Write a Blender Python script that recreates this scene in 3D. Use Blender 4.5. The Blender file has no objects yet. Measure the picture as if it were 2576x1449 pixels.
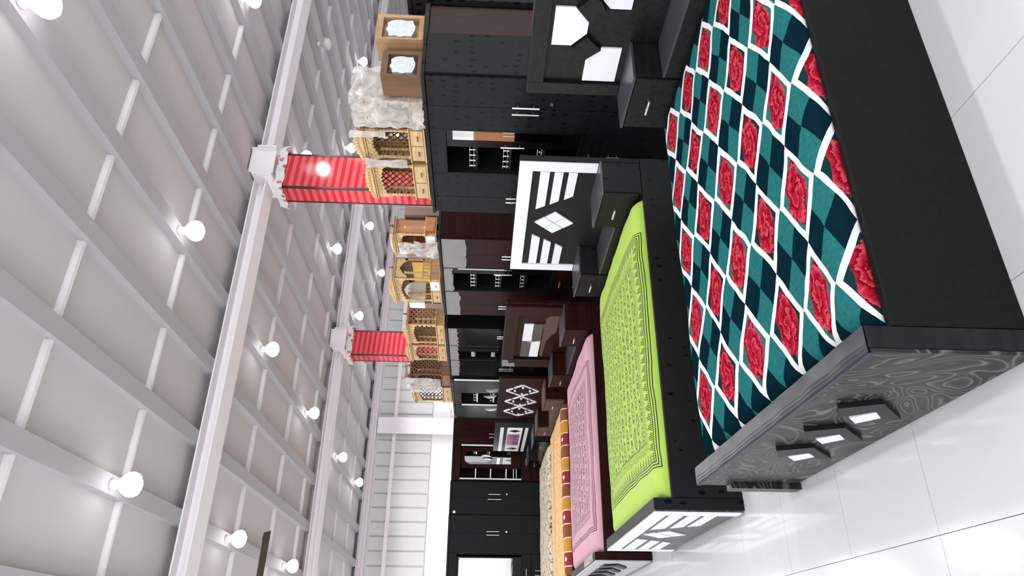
import bpy, bmesh, math, random
from mathutils import Vector, Matrix, noise

random.seed(7)
SC = bpy.context.scene
COL = SC.collection

# ------------------------------------------------------------------ camera
# World: X runs along the beds (foot -> head), Y runs down the row of beds, Z up.
CAM_POS = Vector((0.0, 0.0, 1.5))
YAW, PITCH, ROLL = math.radians(27.691), math.radians(-2.265), math.radians(1.5715)
fw = Vector((math.sin(YAW) * math.cos(PITCH), math.cos(YAW) * math.cos(PITCH), math.sin(PITCH)))
rt = Vector((math.cos(YAW), -math.sin(YAW), 0))
up = rt.cross(fw)
rt2 = rt * math.cos(ROLL) + up * math.sin(ROLL)
up2 = -rt * math.sin(ROLL) + up * math.cos(ROLL)
cd = bpy.data.cameras.new('camera')
cam = bpy.data.objects.new('camera', cd)
COL.objects.link(cam)
cx, cy, cz = -up2, rt2, -fw          # the phone was held sideways: world up is image left
cam.matrix_world = Matrix(((cx.x, cy.x, cz.x, CAM_POS.x), (cx.y, cy.y, cz.y, CAM_POS.y),
                           (cx.z, cy.z, cz.z, CAM_POS.z), (0, 0, 0, 1)))
cd.sensor_fit = 'HORIZONTAL'
cd.sensor_width = 36.0
cd.lens = 1773.4 / 2576 * 36.0
cd.clip_start = 0.05
cd.clip_end = 200
SC.camera = cam

# ------------------------------------------------------------------ light and exposure
SC.view_settings.view_transform = 'Standard'
SC.view_settings.look = 'None'
SC.view_settings.gamma = 1.0
SC.view_settings.use_curve_mapping = False
SC.view_settings.exposure = 1.0
BULB_WATT = 33.0
BULB_GLOW = 3.6
wd = bpy.data.worlds.new('overcast_sky')
SC.world = wd
wd.use_nodes = True
bg = wd.node_tree.nodes['Background']
bg.inputs[0].default_value = (0.93, 0.97, 1.0, 1)
bg.inputs[1].default_value = 2.3


# ------------------------------------------------------------------ node helpers
def new_mat(name):
    m = bpy.data.materials.new(name)
    m.use_nodes = True
    nt = m.node_tree
    return m, nt, nt.nodes['Principled BSDF']


def N(nt, typ, **kw):
    n = nt.nodes.new(typ)
    for k, v in kw.items():
        if k == 'inp':
            for kk, vv in v.items():
                if isinstance(vv, bpy.types.NodeSocket):
                    nt.links.new(vv, n.inputs[kk])
                else:
                    n.inputs[kk].default_value = vv
        else:
            setattr(n, k, v)
    return n


def MA(nt, op, a, b=None, c=None):
    n = nt.nodes.new('ShaderNodeMath')
    n.operation = op
    for i, v in enumerate((a, b, c)):
        if v is None:
            continue
        if isinstance(v, (int, float)):
            n.inputs[i].default_value = v
        else:
            nt.links.new(v, n.inputs[i])
    return n.outputs[0]


def MIX(nt, f, a, b):
    n = nt.nodes.new('ShaderNodeMix')
    n.data_type = 'RGBA'
    for s, v in ((n.inputs[0], f), (n.inputs[6], a), (n.inputs[7], b)):
        if isinstance(v, bpy.types.NodeSocket):
            nt.links.new(v, s)
        elif isinstance(v, (int, float)):
            s.default_value = v
        else:
            s.default_value = (*v, 1)
    return n.outputs[2]


def OBJ(nt):
    return nt.nodes.new('ShaderNodeTexCoord').outputs['Object']


def MAP(nt, vec, scale=(1, 1, 1), loc=(0, 0, 0), rot=(0, 0, 0)):
    n = N(nt, 'ShaderNodeMapping', inp={'Vector': vec})
    n.inputs['Scale'].default_value = scale
    n.inputs['Location'].default_value = loc
    n.inputs['Rotation'].default_value = rot
    return n.outputs[0]


def NOISE(nt, vec, scale, detail=3, rough=.5, dist=0):
    n = N(nt, 'ShaderNodeTexNoise', inp={'Vector': vec, 'Scale': scale, 'Detail': detail, 'Roughness': rough, 'Distortion': dist})
    return n.outputs[0]


def BUMP(nt, bsdf, h, strength=.3, dist=.01):
    n = N(nt, 'ShaderNodeBump', inp={'Height': h, 'Strength': strength, 'Distance': dist})
    nt.links.new(n.outputs[0], bsdf.inputs['Normal'])


def RAMP(nt, f, stops):
    n = N(nt, 'ShaderNodeValToRGB', inp={0: f})
    cr = n.color_ramp
    while len(cr.elements) < len(stops):
        cr.elements.new(.5)
    for e, (p, c) in zip(cr.elements, stops):
        e.position = p
        e.color = (*c, 1)
    return n.outputs[0]


def srgb(r, g, b):
    def f(c):
        c /= 255
        return c / 12.92 if c <= .04045 else ((c + .055) / 1.055) ** 2.4
    return (f(r), f(g), f(b))


def plain(name, col, rough=.5, metal=0., spec=.5, coat=0., var=.06, scale=8):
    m, nt, b = new_mat(name)
    n = NOISE(nt, OBJ(nt), scale)
    c = MIX(nt, n, tuple(x * (1 - var) for x in col), tuple(min(1, x * (1 + var)) for x in col))
    nt.links.new(c, b.inputs['Base Color'])
    b.inputs['Roughness'].default_value = rough
    b.inputs['Metallic'].default_value = metal
    b.inputs['Specular IOR Level'].default_value = spec
    b.inputs['Coat Weight'].default_value = coat
    b.inputs['Coat Roughness'].default_value = .08
    return m


def grain(name, dark, light, axis=2, rough=.4, scale=18, coat=0., bump=.15, spec=.5):
    """wood-grain laminate; axis = direction the grain runs"""
    m, nt, b = new_mat(name)
    s = [scale, scale, scale]
    s[axis] = scale * .07
    v = MAP(nt, OBJ(nt), tuple(s))
    n = NOISE(nt, v, 1.6, 5, .6, .6)
    c = RAMP(nt, n, [(.3, dark), (.7, light)])
    nt.links.new(c, b.inputs['Base Color'])
    b.inputs['Roughness'].default_value = rough
    b.inputs['Specular IOR Level'].default_value = spec
    b.inputs['Coat Weight'].default_value = coat
    b.inputs['Coat Roughness'].default_value = .1
    BUMP(nt, b, n, bump, .004)
    return m


def dotted(name, col, dot, scale=22, rough=.42):
    """black laminate embossed with rows of little darts"""
    m, nt, b = new_mat(name)
    v = OBJ(nt)
    vo = N(nt, 'ShaderNodeTexVoronoi', feature='F1', inp={'Vector': MAP(nt, v, (1, 1, .55)), 'Scale': scale, 'Randomness': .35})
    f = MA(nt, 'LESS_THAN', vo.outputs['Distance'], .24)
    n = NOISE(nt, v, 60, 2)
    c0 = MIX(nt, n, tuple(x * .85 for x in col), tuple(x * 1.2 for x in col))
    nt.links.new(MIX(nt, f, c0, dot), b.inputs['Base Color'])
    b.inputs['Roughness'].default_value = rough
    b.inputs['Specular IOR Level'].default_value = .10
    h = MA(nt, 'SUBTRACT', MA(nt, 'MULTIPLY', n, .25), f)
    BUMP(nt, b, h, .5, .006)
    return m


def glow(name, col, s):
    m = bpy.data.materials.new(name)
    m.use_nodes = True
    nt = m.node_tree
    nt.nodes.clear()
    e = N(nt, 'ShaderNodeEmission', inp={'Color': (*col, 1), 'Strength': s})
    o = nt.nodes.new('ShaderNodeOutputMaterial')
    nt.links.new(e.outputs[0], o.inputs[0])
    return m


def plastic(name, alpha=.45, col=(.70, .69, .69), rough=.22, scale=14):
    m, nt, b = new_mat(name)
    n = NOISE(nt, OBJ(nt), scale, 4, .6, 1.2)
    b.inputs['Base Color'].default_value = (*col, 1)
    b.inputs['Roughness'].default_value = rough
    b.inputs['Specular IOR Level'].default_value = .8
    a = N(nt, 'ShaderNodeMapRange', inp={0: n, 1: .35, 2: .7, 3: alpha * .45, 4: min(1, alpha * 1.7)})
    nt.links.new(a.outputs[0], b.inputs['Alpha'])
    BUMP(nt, b, n, .8, .02)
    return m


# ------------------------------------------------------------------ materials
M = {}
M['panel'] = plain('ceiling_board', (.565, .525, .535), .8, var=.03, scale=1.5)
M['joist'] = plain('grey_painted_steel', (.41, .39, .41), .55, var=.03)
M['beam'] = plain('pinkish_white_steel', (.88, .82, .845), .5, var=.03)
M['rib'] = plain('white_steel_strip', (.78, .74, .75), .5, var=.03)
M['white_wall'] = plain('white_wall_paint', (.80, .80, .80), .7, var=.02)
M['sheet'] = plain('white_profiled_sheet', (.60, .60, .595), .5, var=.03)
M['black'] = plain('black_laminate', (.006, .006, .0065), .4, var=.25, scale=30, spec=.15)
M['black_grain'] = grain('black_woodgrain', (.004, .004, .0045), (.013, .013, .0135), 0, .45, spec=.16)
M['black_grain_v'] = grain('black_woodgrain_upright', (.005, .005, .0055), (.016, .016, .018), 2, .42, spec=.18)
M['dot_black'] = dotted('embossed_black_laminate', (.0105, .0108, .0112), (.0015, .0015, .0015), 17)
M['dot_front'] = dotted('embossed_black_fronts', (.009, .0096, .011), (.003, .003, .0035), 20)
M['rail_black'] = plain('coarse_black_laminate', (.007, .007, .0066), .6, var=.5, scale=55, spec=.08)
M['maroon'] = grain('maroon_woodgrain', (.010, .0022, .002), (.024, .0055, .005), 0, .45, 12, spec=.08)
M['maroon_v'] = grain('maroon_woodgrain_upright', (.011, .0025, .0025), (.026, .006, .0055), 2, .4, 12, spec=.09)
M['brown_gloss'] = grain('glossy_brown_laminate', (.014, .0045, .0033), (.026, .009, .007), 2, .4, 10, .0, spec=.2)
M['smoke'] = grain('smoky_grey_laminate', (.009, .0095, .011), (.034, .036, .040), 2, .35, 5, .0, spec=.18)
M['gloss_black'] = plain('glossy_black_laminate', (.004, .0035, .004), .16, coat=.0, var=.2, spec=.18)
M['topgrey'] = plain('grey_sheen_laminate', (.040, .042, .048), .32, var=.2, scale=20)
M['white_lam'] = plain('white_laminate', (.69, .70, .745), .35, var=.02)
M['silver'] = plain('brushed_steel', (.66, .62, .60), .3, metal=.9, var=.05)
M['white_strip'] = plain('white_edge_strip', (.72, .71, .70), .4, var=.03)
M['film'] = plain('grey_protective_film', (.17, .165, .17), .45, var=.12, scale=6)
M['dark_grey'] = plain('dark_grey_tile', (.055, .045, .043), .4, var=.1)
M['brown_paper'] = plain('torn_brown_paper', (.065, .036, .02), .75, var=.35, scale=14)
M['mirror'] = plain('mirror_glass', (.92, .93, .93), .015, metal=1.0, var=.0)
M['bulb'] = glow('lit_bulb', (1.0, .985, 1.0), BULB_GLOW)
M['bulb_off'] = plain('unlit_bulb_glass', (.62, .60, .61), .3)
M['cap'] = plain('white_plastic_cap', (.7, .68, .68), .4)
M['col_black'] = plain('black_corner_strip', (.02, .018, .02), .3)
M['fan'] = grain('dark_brown_fan_blade', (.022, .012, .012), (.05, .03, .03), 0, .4, 20)
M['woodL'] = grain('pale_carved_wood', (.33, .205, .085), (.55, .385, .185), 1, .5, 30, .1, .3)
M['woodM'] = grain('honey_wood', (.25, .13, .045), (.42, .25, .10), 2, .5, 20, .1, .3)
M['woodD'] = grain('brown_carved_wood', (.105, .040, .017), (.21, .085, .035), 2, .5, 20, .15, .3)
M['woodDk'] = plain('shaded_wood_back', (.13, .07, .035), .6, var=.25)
M['woodO'] = grain('orange_brown_wood', (.26, .085, .02), (.40, .15, .045), 2, .45, 16, .2)
M['card'] = grain('tan_board', (.25, .14, .065), (.38, .23, .115), 2, .55, 8, spec=.2)
M['cardD'] = grain('brown_wrapped_board', (.085, .04, .017), (.14, .07, .03), 2, .4, 8, .0, spec=.12)
M['cardR'] = plain('pinkish_brown_board', (.17, .098, .072), .45, coat=.0, var=.1)
M['white_card'] = plain('white_card', (.72, .72, .72), .6)
M['packing'] = plain('pale_packing_film', (.44, .47, .48), .35, var=.3, scale=30)
M['yellow'] = plain('yellow_panel', (.58, .38, .07), .55, var=.1)
M['wrap'] = plastic('crumpled_clear_wrap', .42)
M['wrap_thick'] = plastic('thick_crumpled_wrap', .72, (.47, .44, .415), .25, 5)
M['wrap_thin'] = plastic('thin_glossy_wrap', .018, (.85, .84, .83), .12)
M['clearfilm'] = plain('blue_grey_film', (.022, .024, .034), .3, var=.2, spec=.14)
M['pink_print'] = None


def mat_floor(name, scale_lines):
    m, nt, b = new_mat(name)
    v = OBJ(nt)
    n = NOISE(nt, v, .9, 3)
    n2 = NOISE(nt, v, 3.0, 2)
    c = MIX(nt, n, (.555, .57, .57), (.615, .63, .635))
    if scale_lines:
        br = N(nt, 'ShaderNodeTexBrick', inp={'Vector': MAP(nt, v, (1, 1, 1), (-.36, -2.33, 0)), 'Scale': 1.0, 'Mortar Size': .0018,
                                               'Brick Width': .6, 'Row Height': .6})
        br.offset = 0
        br.inputs['Color1'].default_value = br.inputs['Color2'].default_value = (1, 1, 1, 1)
        br.inputs['Mortar'].default_value = (.55, .55, .55, 1)
        mm = nt.nodes.new('ShaderNodeMix')
        mm.data_type = 'RGBA'
        mm.blend_type = 'MULTIPLY'
        mm.inputs[0].default_value = 1
        nt.links.new(c, mm.inputs[6])
        nt.links.new(br.outputs[0], mm.inputs[7])
        c = mm.outputs[2]
    nt.links.new(c, b.inputs['Base Color'])
    b.inputs['Roughness'].default_value = .09
    b.inputs['Specular IOR Level'].default_value = .5
    BUMP(nt, b, n2, .06, .02)
    return m


M['floor'] = mat_floor('polished_white_tile_floor', True)
M['tile'] = mat_floor('polished_white_tile', False)


def mat_swirl():
    m, nt, b = new_mat('grey_swirl_laminate')
    v = OBJ(nt)
    d = N(nt, 'ShaderNodeTexNoise', inp={'Vector': MAP(nt, v, (1, 2.1, 2.6)), 'Scale': .8, 'Detail': 1.3, 'Roughness': .4, 'Distortion': 2.6})
    w = MA(nt, 'FRACT', MA(nt, 'MULTIPLY', d.outputs[0], 15.0))
    c = RAMP(nt, w, [(.0, (.014, .014, .014)), (.40, (.019, .019, .0185)), (.66, (.030, .030, .029)), (.82, (.11, .11, .106)), (.92, (.038, .038, .038)), (1.0, (.014, .014, .014))])
    nt.links.new(c, b.inputs['Base Color'])
    b.inputs['Roughness'].default_value = .35
    b.inputs['Specular IOR Level'].default_value = .12
    b.inputs['Coat Weight'].default_value = .03
    b.inputs['Coat Roughness'].default_value = .12
    return m


M['swirl'] = mat_swirl()


def mat_greytex():
    m, nt, b = new_mat('grey_grained_footboard')
    n = NOISE(nt, MAP(nt, OBJ(nt), (1, 1, 3.5)), 22, 4, .6, .5)
    c = RAMP(nt, n, [(.35, (.016, .016, .018)), (.65, (.075, .073, .078))])
    nt.links.new(c, b.inputs['Base Color'])
    b.inputs['Roughness'].default_value = .4
    BUMP(nt, b, n, .3, .004)
    return m


M['greytex'] = mat_greytex()


def mat_redcol():
    m, nt, b = new_mat('red_striped_laminate')
    v = OBJ(nt)
    x = N(nt, 'ShaderNodeSeparateXYZ', inp={0: v})
    t = MA(nt, 'ADD', x.outputs[2], MA(nt, 'MULTIPLY', x.outputs[0], .05))
    t = MA(nt, 'ADD', t, MA(nt, 'MULTIPLY', NOISE(nt, v, 30, 3), .006))
    f = MA(nt, 'FRACT', MA(nt, 'DIVIDE', t, .083))
    f = MA(nt, 'LESS_THAN', f, .48)
    sp = NOISE(nt, v, 220, 2)
    c1 = MIX(nt, sp, (.72, .085, .10), (.86, .17, .18))
    c2 = MIX(nt, sp, (.58, .018, .035), (.70, .045, .07))
    nt.links.new(MIX(nt, f, c1, c2), b.inputs['Base Color'])
    b.inputs['Roughness'].default_value = .09
    b.inputs['Specular IOR Level'].default_value = .35
    return m


M['redcol'] = mat_redcol()


def mat_ruffle():
    m, nt, b = new_mat('white_cloth_with_red_spots')
    vo = N(nt, 'ShaderNodeTexVoronoi', feature='F1', inp={'Vector': OBJ(nt), 'Scale': 10, 'Randomness': .7})
    f = MA(nt, 'LESS_THAN', vo.outputs['Distance'], .27)
    g = MA(nt, 'LESS_THAN', vo.outputs['Distance'], .14)
    c = MIX(nt, f, (.78, .74, .73), (.55, .12, .14))
    c = MIX(nt, g, c, (.70, .35, .36))
    nt.links.new(c, b.inputs['Base Color'])
    b.inputs['Roughness'].default_value = .8
    return m


M['ruffle'] = mat_ruffle()


def UVM(nt):
    return nt.nodes.new('ShaderNodeUVMap').outputs[0]


def mat_roses():
    """bedspread: lozenges of roses framed in white, chequered teal lozenges between (uv in metres)"""
    m, nt, b = new_mat('rose_lozenge_bedspread')
    uv = UVM(nt)
    wob = N(nt, 'ShaderNodeTexNoise', inp={'Vector': uv, 'Scale': 5.0, 'Detail': 2.0})
    wv = N(nt, 'ShaderNodeSeparateColor', inp={0: wob.outputs[1]})
    s = N(nt, 'ShaderNodeSeparateXYZ', inp={0: uv})
    ux = MA(nt, 'ADD', s.outputs[0], MA(nt, 'MULTIPLY', MA(nt, 'SUBTRACT', wv.outputs[0], .5), .035))
    uy = MA(nt, 'ADD', s.outputs[1], MA(nt, 'MULTIPLY', MA(nt, 'SUBTRACT', wv.outputs[1], .5), .025))
    AX, AY = .393, .288
    a = MA(nt, 'DIVIDE', MA(nt, 'SUBTRACT', ux, 1.0), AX)
    disc = MA(nt, 'MAXIMUM', MA(nt, 'ADD', MA(nt, 'MULTIPLY', MA(nt, 'SUBTRACT', uy, 1.905), .066), .053824), .0)
    c = MA(nt, 'DIVIDE', MA(nt, 'SUBTRACT', MA(nt, 'SQRT', disc), .232), .033)
    a = MA(nt, 'ADD', a, MA(nt, 'MULTIPLY', c, -.05))
    p, q = MA(nt, 'ADD', a, c), MA(nt, 'SUBTRACT', a, c)
    rp, rq = MA(nt, 'ROUND', p), MA(nt, 'ROUND', q)
    fp, fq = MA(nt, 'SUBTRACT', p, rp), MA(nt, 'SUBTRACT', q, rq)
    par = MA(nt, 'MODULO', MA(nt, 'ABSOLUTE', MA(nt, 'ADD', rp, rq)), 2.0)
    is_check = MA(nt, 'GREATER_THAN', par, .5)
    ap, aq = MA(nt, 'ABSOLUTE', fp), MA(nt, 'ABSOLUTE', fq)
    white = MA(nt, 'GREATER_THAN', MA(nt, 'MAXIMUM', MA(nt, 'ADD', ap, .012), aq), .392)
    j = MA(nt, 'MODULO', MA(nt, 'ABSOLUTE', MA(nt, 'MULTIPLY', MA(nt, 'SUBTRACT', rp, rq), .5)), 2.0)
    dx = MA(nt, 'MULTIPLY', MA(nt, 'ADD', fp, fq), AX / 2)
    dy = MA(nt, 'MULTIPLY', MA(nt, 'SUBTRACT', fp, fq), AY / 2)
    n1 = NOISE(nt, uv, 26, 3, .6)
    n2 = NOISE(nt, uv, 60, 3, .6)
    ang = MA(nt, 'ARCTAN2', MA(nt, 'DIVIDE', dy, .080), MA(nt, 'DIVIDE', dx, .130))
    r = MA(nt, 'SQRT', MA(nt, 'ADD', MA(nt, 'POWER', MA(nt, 'DIVIDE', dx, .130), 2.0), MA(nt, 'POWER', MA(nt, 'DIVIDE', dy, .080), 2.0)))
    pet = MA(nt, 'MULTIPLY', MA(nt, 'SINE', MA(nt, 'MULTIPLY', ang, 5.0)), .10)
    rr = MA(nt, 'ADD', MA(nt, 'ADD', r, pet), MA(nt, 'MULTIPLY', MA(nt, 'SUBTRACT', n1, .5), .4))
    rose = MA(nt, 'LESS_THAN', rr, .93)
    sw = MA(nt, 'FRACT', MA(nt, 'ADD', MA(nt, 'ADD', MA(nt, 'MULTIPLY', r, 2.0), MA(nt, 'MULTIPLY', ang, .3183)), MA(nt, 'MULTIPLY', n1, 2.6)))
    rc = RAMP(nt, sw, [(0, (.10, .002, .006)), (.25, (.25, .007, .018)), (.6, (.34, .016, .036)), (.84, (.47, .07, .09)), (.94, (.27, .010, .024)), (1, (.12, .003, .008))])
    teal = MIX(nt, n2, (.006, .065, .07), (.026, .160, .158))
    dark = MIX(nt, n1, (.0015, .010, .016), (.003, .018, .025))
    ck = MA(nt, 'GREATER_THAN', MA(nt, 'MULTIPLY', fp, fq), 0)
    col_check = MIX(nt, ck, dark, teal)
    rbg = MIX(nt, MA(nt, 'GREATER_THAN', j, .5), (.02, .115, .105), (.006, .026, .030))
    col_rose = MIX(nt, rose, rbg, rc)
    col_rose = MIX(nt, white, col_rose, (.62, .615, .63))
    nt.links.new(MIX(nt, is_check, col_rose, col_check), b.inputs['Base Color'])
    b.inputs['Roughness'].default_value = .75
    b.inputs['Specular IOR Level'].default_value = .0
    BUMP(nt, b, n2, .35, .008)
    return m


def mat_block(name, base, ink, line, rect, fill_scale=24, dens=.5, tri=True):
    """block-printed bedsheet; rect = printed field in uv metres"""
    m, nt, b = new_mat(name)
    uv = UVM(nt)
    s = N(nt, 'ShaderNodeSeparateXYZ', inp={0: uv})
    x0, x1, y0, y1 = rect
    wob = NOISE(nt, uv, 3, 2)
    w = MA(nt, 'MULTIPLY', MA(nt, 'SUBTRACT', wob, .5), .03)
    X, Y = MA(nt, 'ADD', s.outputs[0], w), MA(nt, 'ADD', s.outputs[1], w)
    dx = MA(nt, 'MINIMUM', MA(nt, 'SUBTRACT', X, x0), MA(nt, 'SUBTRACT', x1, X))
    dy = MA(nt, 'MINIMUM', MA(nt, 'SUBTRACT', Y, y0), MA(nt, 'SUBTRACT', y1, Y))
    d = MA(nt, 'MINIMUM', dx, dy)

    def band(lo, hi):
        return MA(nt, 'MULTIPLY', MA(nt, 'GREATER_THAN', d, lo), MA(nt, 'LESS_THAN', d, hi))
    lines = MA(nt, 'MAXIMUM', band(0, .007), MA(nt, 'MAXIMUM', band(.017, .024), band(.034, .041)))
    lines = MA(nt, 'MAXIMUM', lines, band(.185, .190))
    # row of fans along the border
    tcoord = MIX(nt, MA(nt, 'LESS_THAN', dx, dy), uv, uv)
    along = MA(nt, 'ADD', MA(nt, 'MULTIPLY', MA(nt, 'LESS_THAN', dx, dy), Y), MA(nt, 'MULTIPLY', MA(nt, 'GREATER_THAN', dx, dy), X))
    tf = MA(nt, 'ABSOLUTE', MA(nt, 'SUBTRACT', MA(nt, 'FRACT', MA(nt, 'DIVIDE', along, .062)), .5))
    fan = MA(nt, 'LESS_THAN', MA(nt, 'DIVIDE', MA(nt, 'SUBTRACT', d, .045), .075), MA(nt, 'MULTIPLY', tf, 2.0))
    st = MA(nt, 'GREATER_THAN', MA(nt, 'FRACT', MA(nt, 'DIVIDE', along, .0135)), .42)
    fans = MA(nt, 'MULTIPLY', MA(nt, 'MULTIPLY', band(.045, .12), fan), st)
    # rows of leaf motifs
    cw, ch = 2.6 / fill_scale, 1.45 / fill_scale
    n0 = NOISE(nt, uv, 38, 2)
    gy = MA(nt, 'ADD', MA(nt, 'DIVIDE', s.outputs[1], ch), MA(nt, 'MULTIPLY', n0, .35))
    gx = MA(nt, 'ADD', MA(nt, 'ADD', MA(nt, 'DIVIDE', s.outputs[0], cw), MA(nt, 'MULTIPLY', MA(nt, 'FLOOR', gy), .37)), MA(nt, 'MULTIPLY', n0, .35))
    lx = MA(nt, 'SUBTRACT', MA(nt, 'FRACT', gx), .5)
    ly = MA(nt, 'SUBTRACT', MA(nt, 'FRACT', gy), .5)
    e = MA(nt, 'SQRT', MA(nt, 'ADD', MA(nt, 'POWER', MA(nt, 'DIVIDE', lx, .44), 2.0), MA(nt, 'POWER', MA(nt, 'DIVIDE', ly, .33), 2.0)))
    ring = MA(nt, 'MULTIPLY', MA(nt, 'GREATER_THAN', e, 1.0 - dens * .6), MA(nt, 'LESS_THAN', e, 1.0))
    core = MA(nt, 'MULTIPLY', MA(nt, 'LESS_THAN', e, .52), MA(nt, 'GREATER_THAN', MA(nt, 'FRACT', MA(nt, 'MULTIPLY', gx, 7.0)), .45))
    outer = MA(nt, 'MULTIPLY', MA(nt, 'GREATER_THAN', e, 1.16), MA(nt, 'GREATER_THAN', NOISE(nt, uv, 85, 2), .60))
    pais = MA(nt, 'MAXIMUM', ring, MA(nt, 'MAXIMUM', core, outer))
    n3 = NOISE(nt, uv, 110, 3, .6)
    speck = MA(nt, 'GREATER_THAN', n3, .53)
    inner = MA(nt, 'GREATER_THAN', d, .19)
    mid = band(.12, .185)
    fill = MA(nt, 'MULTIPLY', inner, MA(nt, 'MULTIPLY', pais, MA(nt, 'GREATER_THAN', n3, .36)))
    midf = MA(nt, 'MULTIPLY', mid, speck)
    c = MIX(nt, NOISE(nt, uv, 4, 2), tuple(x * .93 for x in base), tuple(min(1, x * 1.06) for x in base))
    tint = MA(nt, 'MULTIPLY', MA(nt, 'GREATER_THAN', d, 0), .12)
    c = MIX(nt, tint, c, tuple((x + y) / 2 for x, y in zip(base, ink)))
    c = MIX(nt, MA(nt, 'MULTIPLY', MA(nt, 'MAXIMUM', fill, midf), .85), c, ink)
    c = MIX(nt, MA(nt, 'MULTIPLY', fans if tri else lines, .95), c, ink)
    c = MIX(nt, lines, c, line)
    nt.links.new(c, b.inputs['Base Color'])
    b.inputs['Roughness'].default_value = .8
    BUMP(nt, b, wob, .3, .03)
    return m


def mat_orange(y_edge):
    m, nt, b = new_mat('orange_zigzag_bedspread')
    uv = UVM(nt)
    s = N(nt, 'ShaderNodeSeparateXYZ', inp={0: uv})
    n = NOISE(nt, MAP(nt, uv, (1, 2.2, 1)), 24, 3, .6, .8)
    c = RAMP(nt, n, [(.38, (.50, .15, .02)), (.46, (.66, .34, .08)), (.52, (.76, .60, .36)), (.60, (.70, .40, .12)), (.68, (.42, .11, .015))])
    # stripe down the middle
    mid = MA(nt, 'LESS_THAN', MA(nt, 'ABSOLUTE', MA(nt, 'SUBTRACT', s.outputs[1], y_edge + .95)), .045)
    c = MIX(nt, mid, c, (.36, .28, .20))
    # border of coloured hexagons
    e = MA(nt, 'SUBTRACT', s.outputs[1], y_edge)
    k = MA(nt, 'FLOOR', MA(nt, 'DIVIDE', s.outputs[0], .155))
    fx = MA(nt, 'SUBTRACT', MA(nt, 'FRACT', MA(nt, 'DIVIDE', s.outputs[0], .155)), .5)
    k2 = MA(nt, 'MODULO', k, 3.0)
    hexc = RAMP(nt, MA(nt, 'DIVIDE', k2, 3.0), [(0, (.24, .01, .015)), (.3, (.24, .01, .015)), (.34, (.50, .26, .012)), (.63, (.50, .26, .012)), (.67, (.16, .035, .01)), (1, (.16, .035, .01))])
    fy = MA(nt, 'DIVIDE', MA(nt, 'SUBTRACT', e, .09), .085)
    star = MA(nt, 'LESS_THAN', MA(nt, 'SQRT', MA(nt, 'ADD', MA(nt, 'POWER', MA(nt, 'MULTIPLY', fx, 3.6), 2.0), MA(nt, 'POWER', MA(nt, 'MULTIPLY', fy, 1.9), 2.0))), .55)
    star = MA(nt, 'MULTIPLY', star, MA(nt, 'LESS_THAN', k2, .5))
    hexc = MIX(nt, star, hexc, (.82, .76, .74))
    off = MA(nt, 'GREATER_THAN', MA(nt, 'ABSOLUTE', fx), .46)
    hexc = MIX(nt, off, hexc, (.72, .62, .5))
    inb = MA(nt, 'LESS_THAN', e, .20)
    c = MIX(nt, inb, c, hexc)
    nt.links.new(c, b.inputs['Base Color'])
    b.inputs['Roughness'].default_value = .8
    return m


def mat_cream():
    m, nt, b = new_mat('cream_floral_bedspread')
    uv = UVM(nt)
    n = NOISE(nt, uv, 20, 4, .65, 1.0)
    c = RAMP(nt, n, [(.36, (.05, .045, .03)), (.45, (.34, .31, .20)), (.52, (.62, .57, .44)), (.7, (.66, .62, .50))])
    vo = N(nt, 'ShaderNodeTexVoronoi', feature='F1', inp={'Vector': uv, 'Scale': 6, 'Randomness': 1})
    c = MIX(nt, MA(nt, 'LESS_THAN', vo.outputs['Distance'], .17), c, (.25, .06, .02))
    nt.links.new(c, b.inputs['Base Color'])
    b.inputs['Roughness'].default_value = .8
    return m


def mat_pink_print():
    m, nt, b = new_mat('purple_flower_print')
    n = NOISE(nt, OBJ(nt), 9, 4, .6, 1.2)
    c = RAMP(nt, n, [(.35, (.06, .02, .05)), (.5, (.30, .13, .28)), (.6, (.48, .10, .22)), (.75, (.60, .45, .55))])
    nt.links.new(c, b.inputs['Base Color'])
    b.inputs['Roughness'].default_value = .3
    return m


M['pink_print'] = mat_pink_print()


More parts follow.
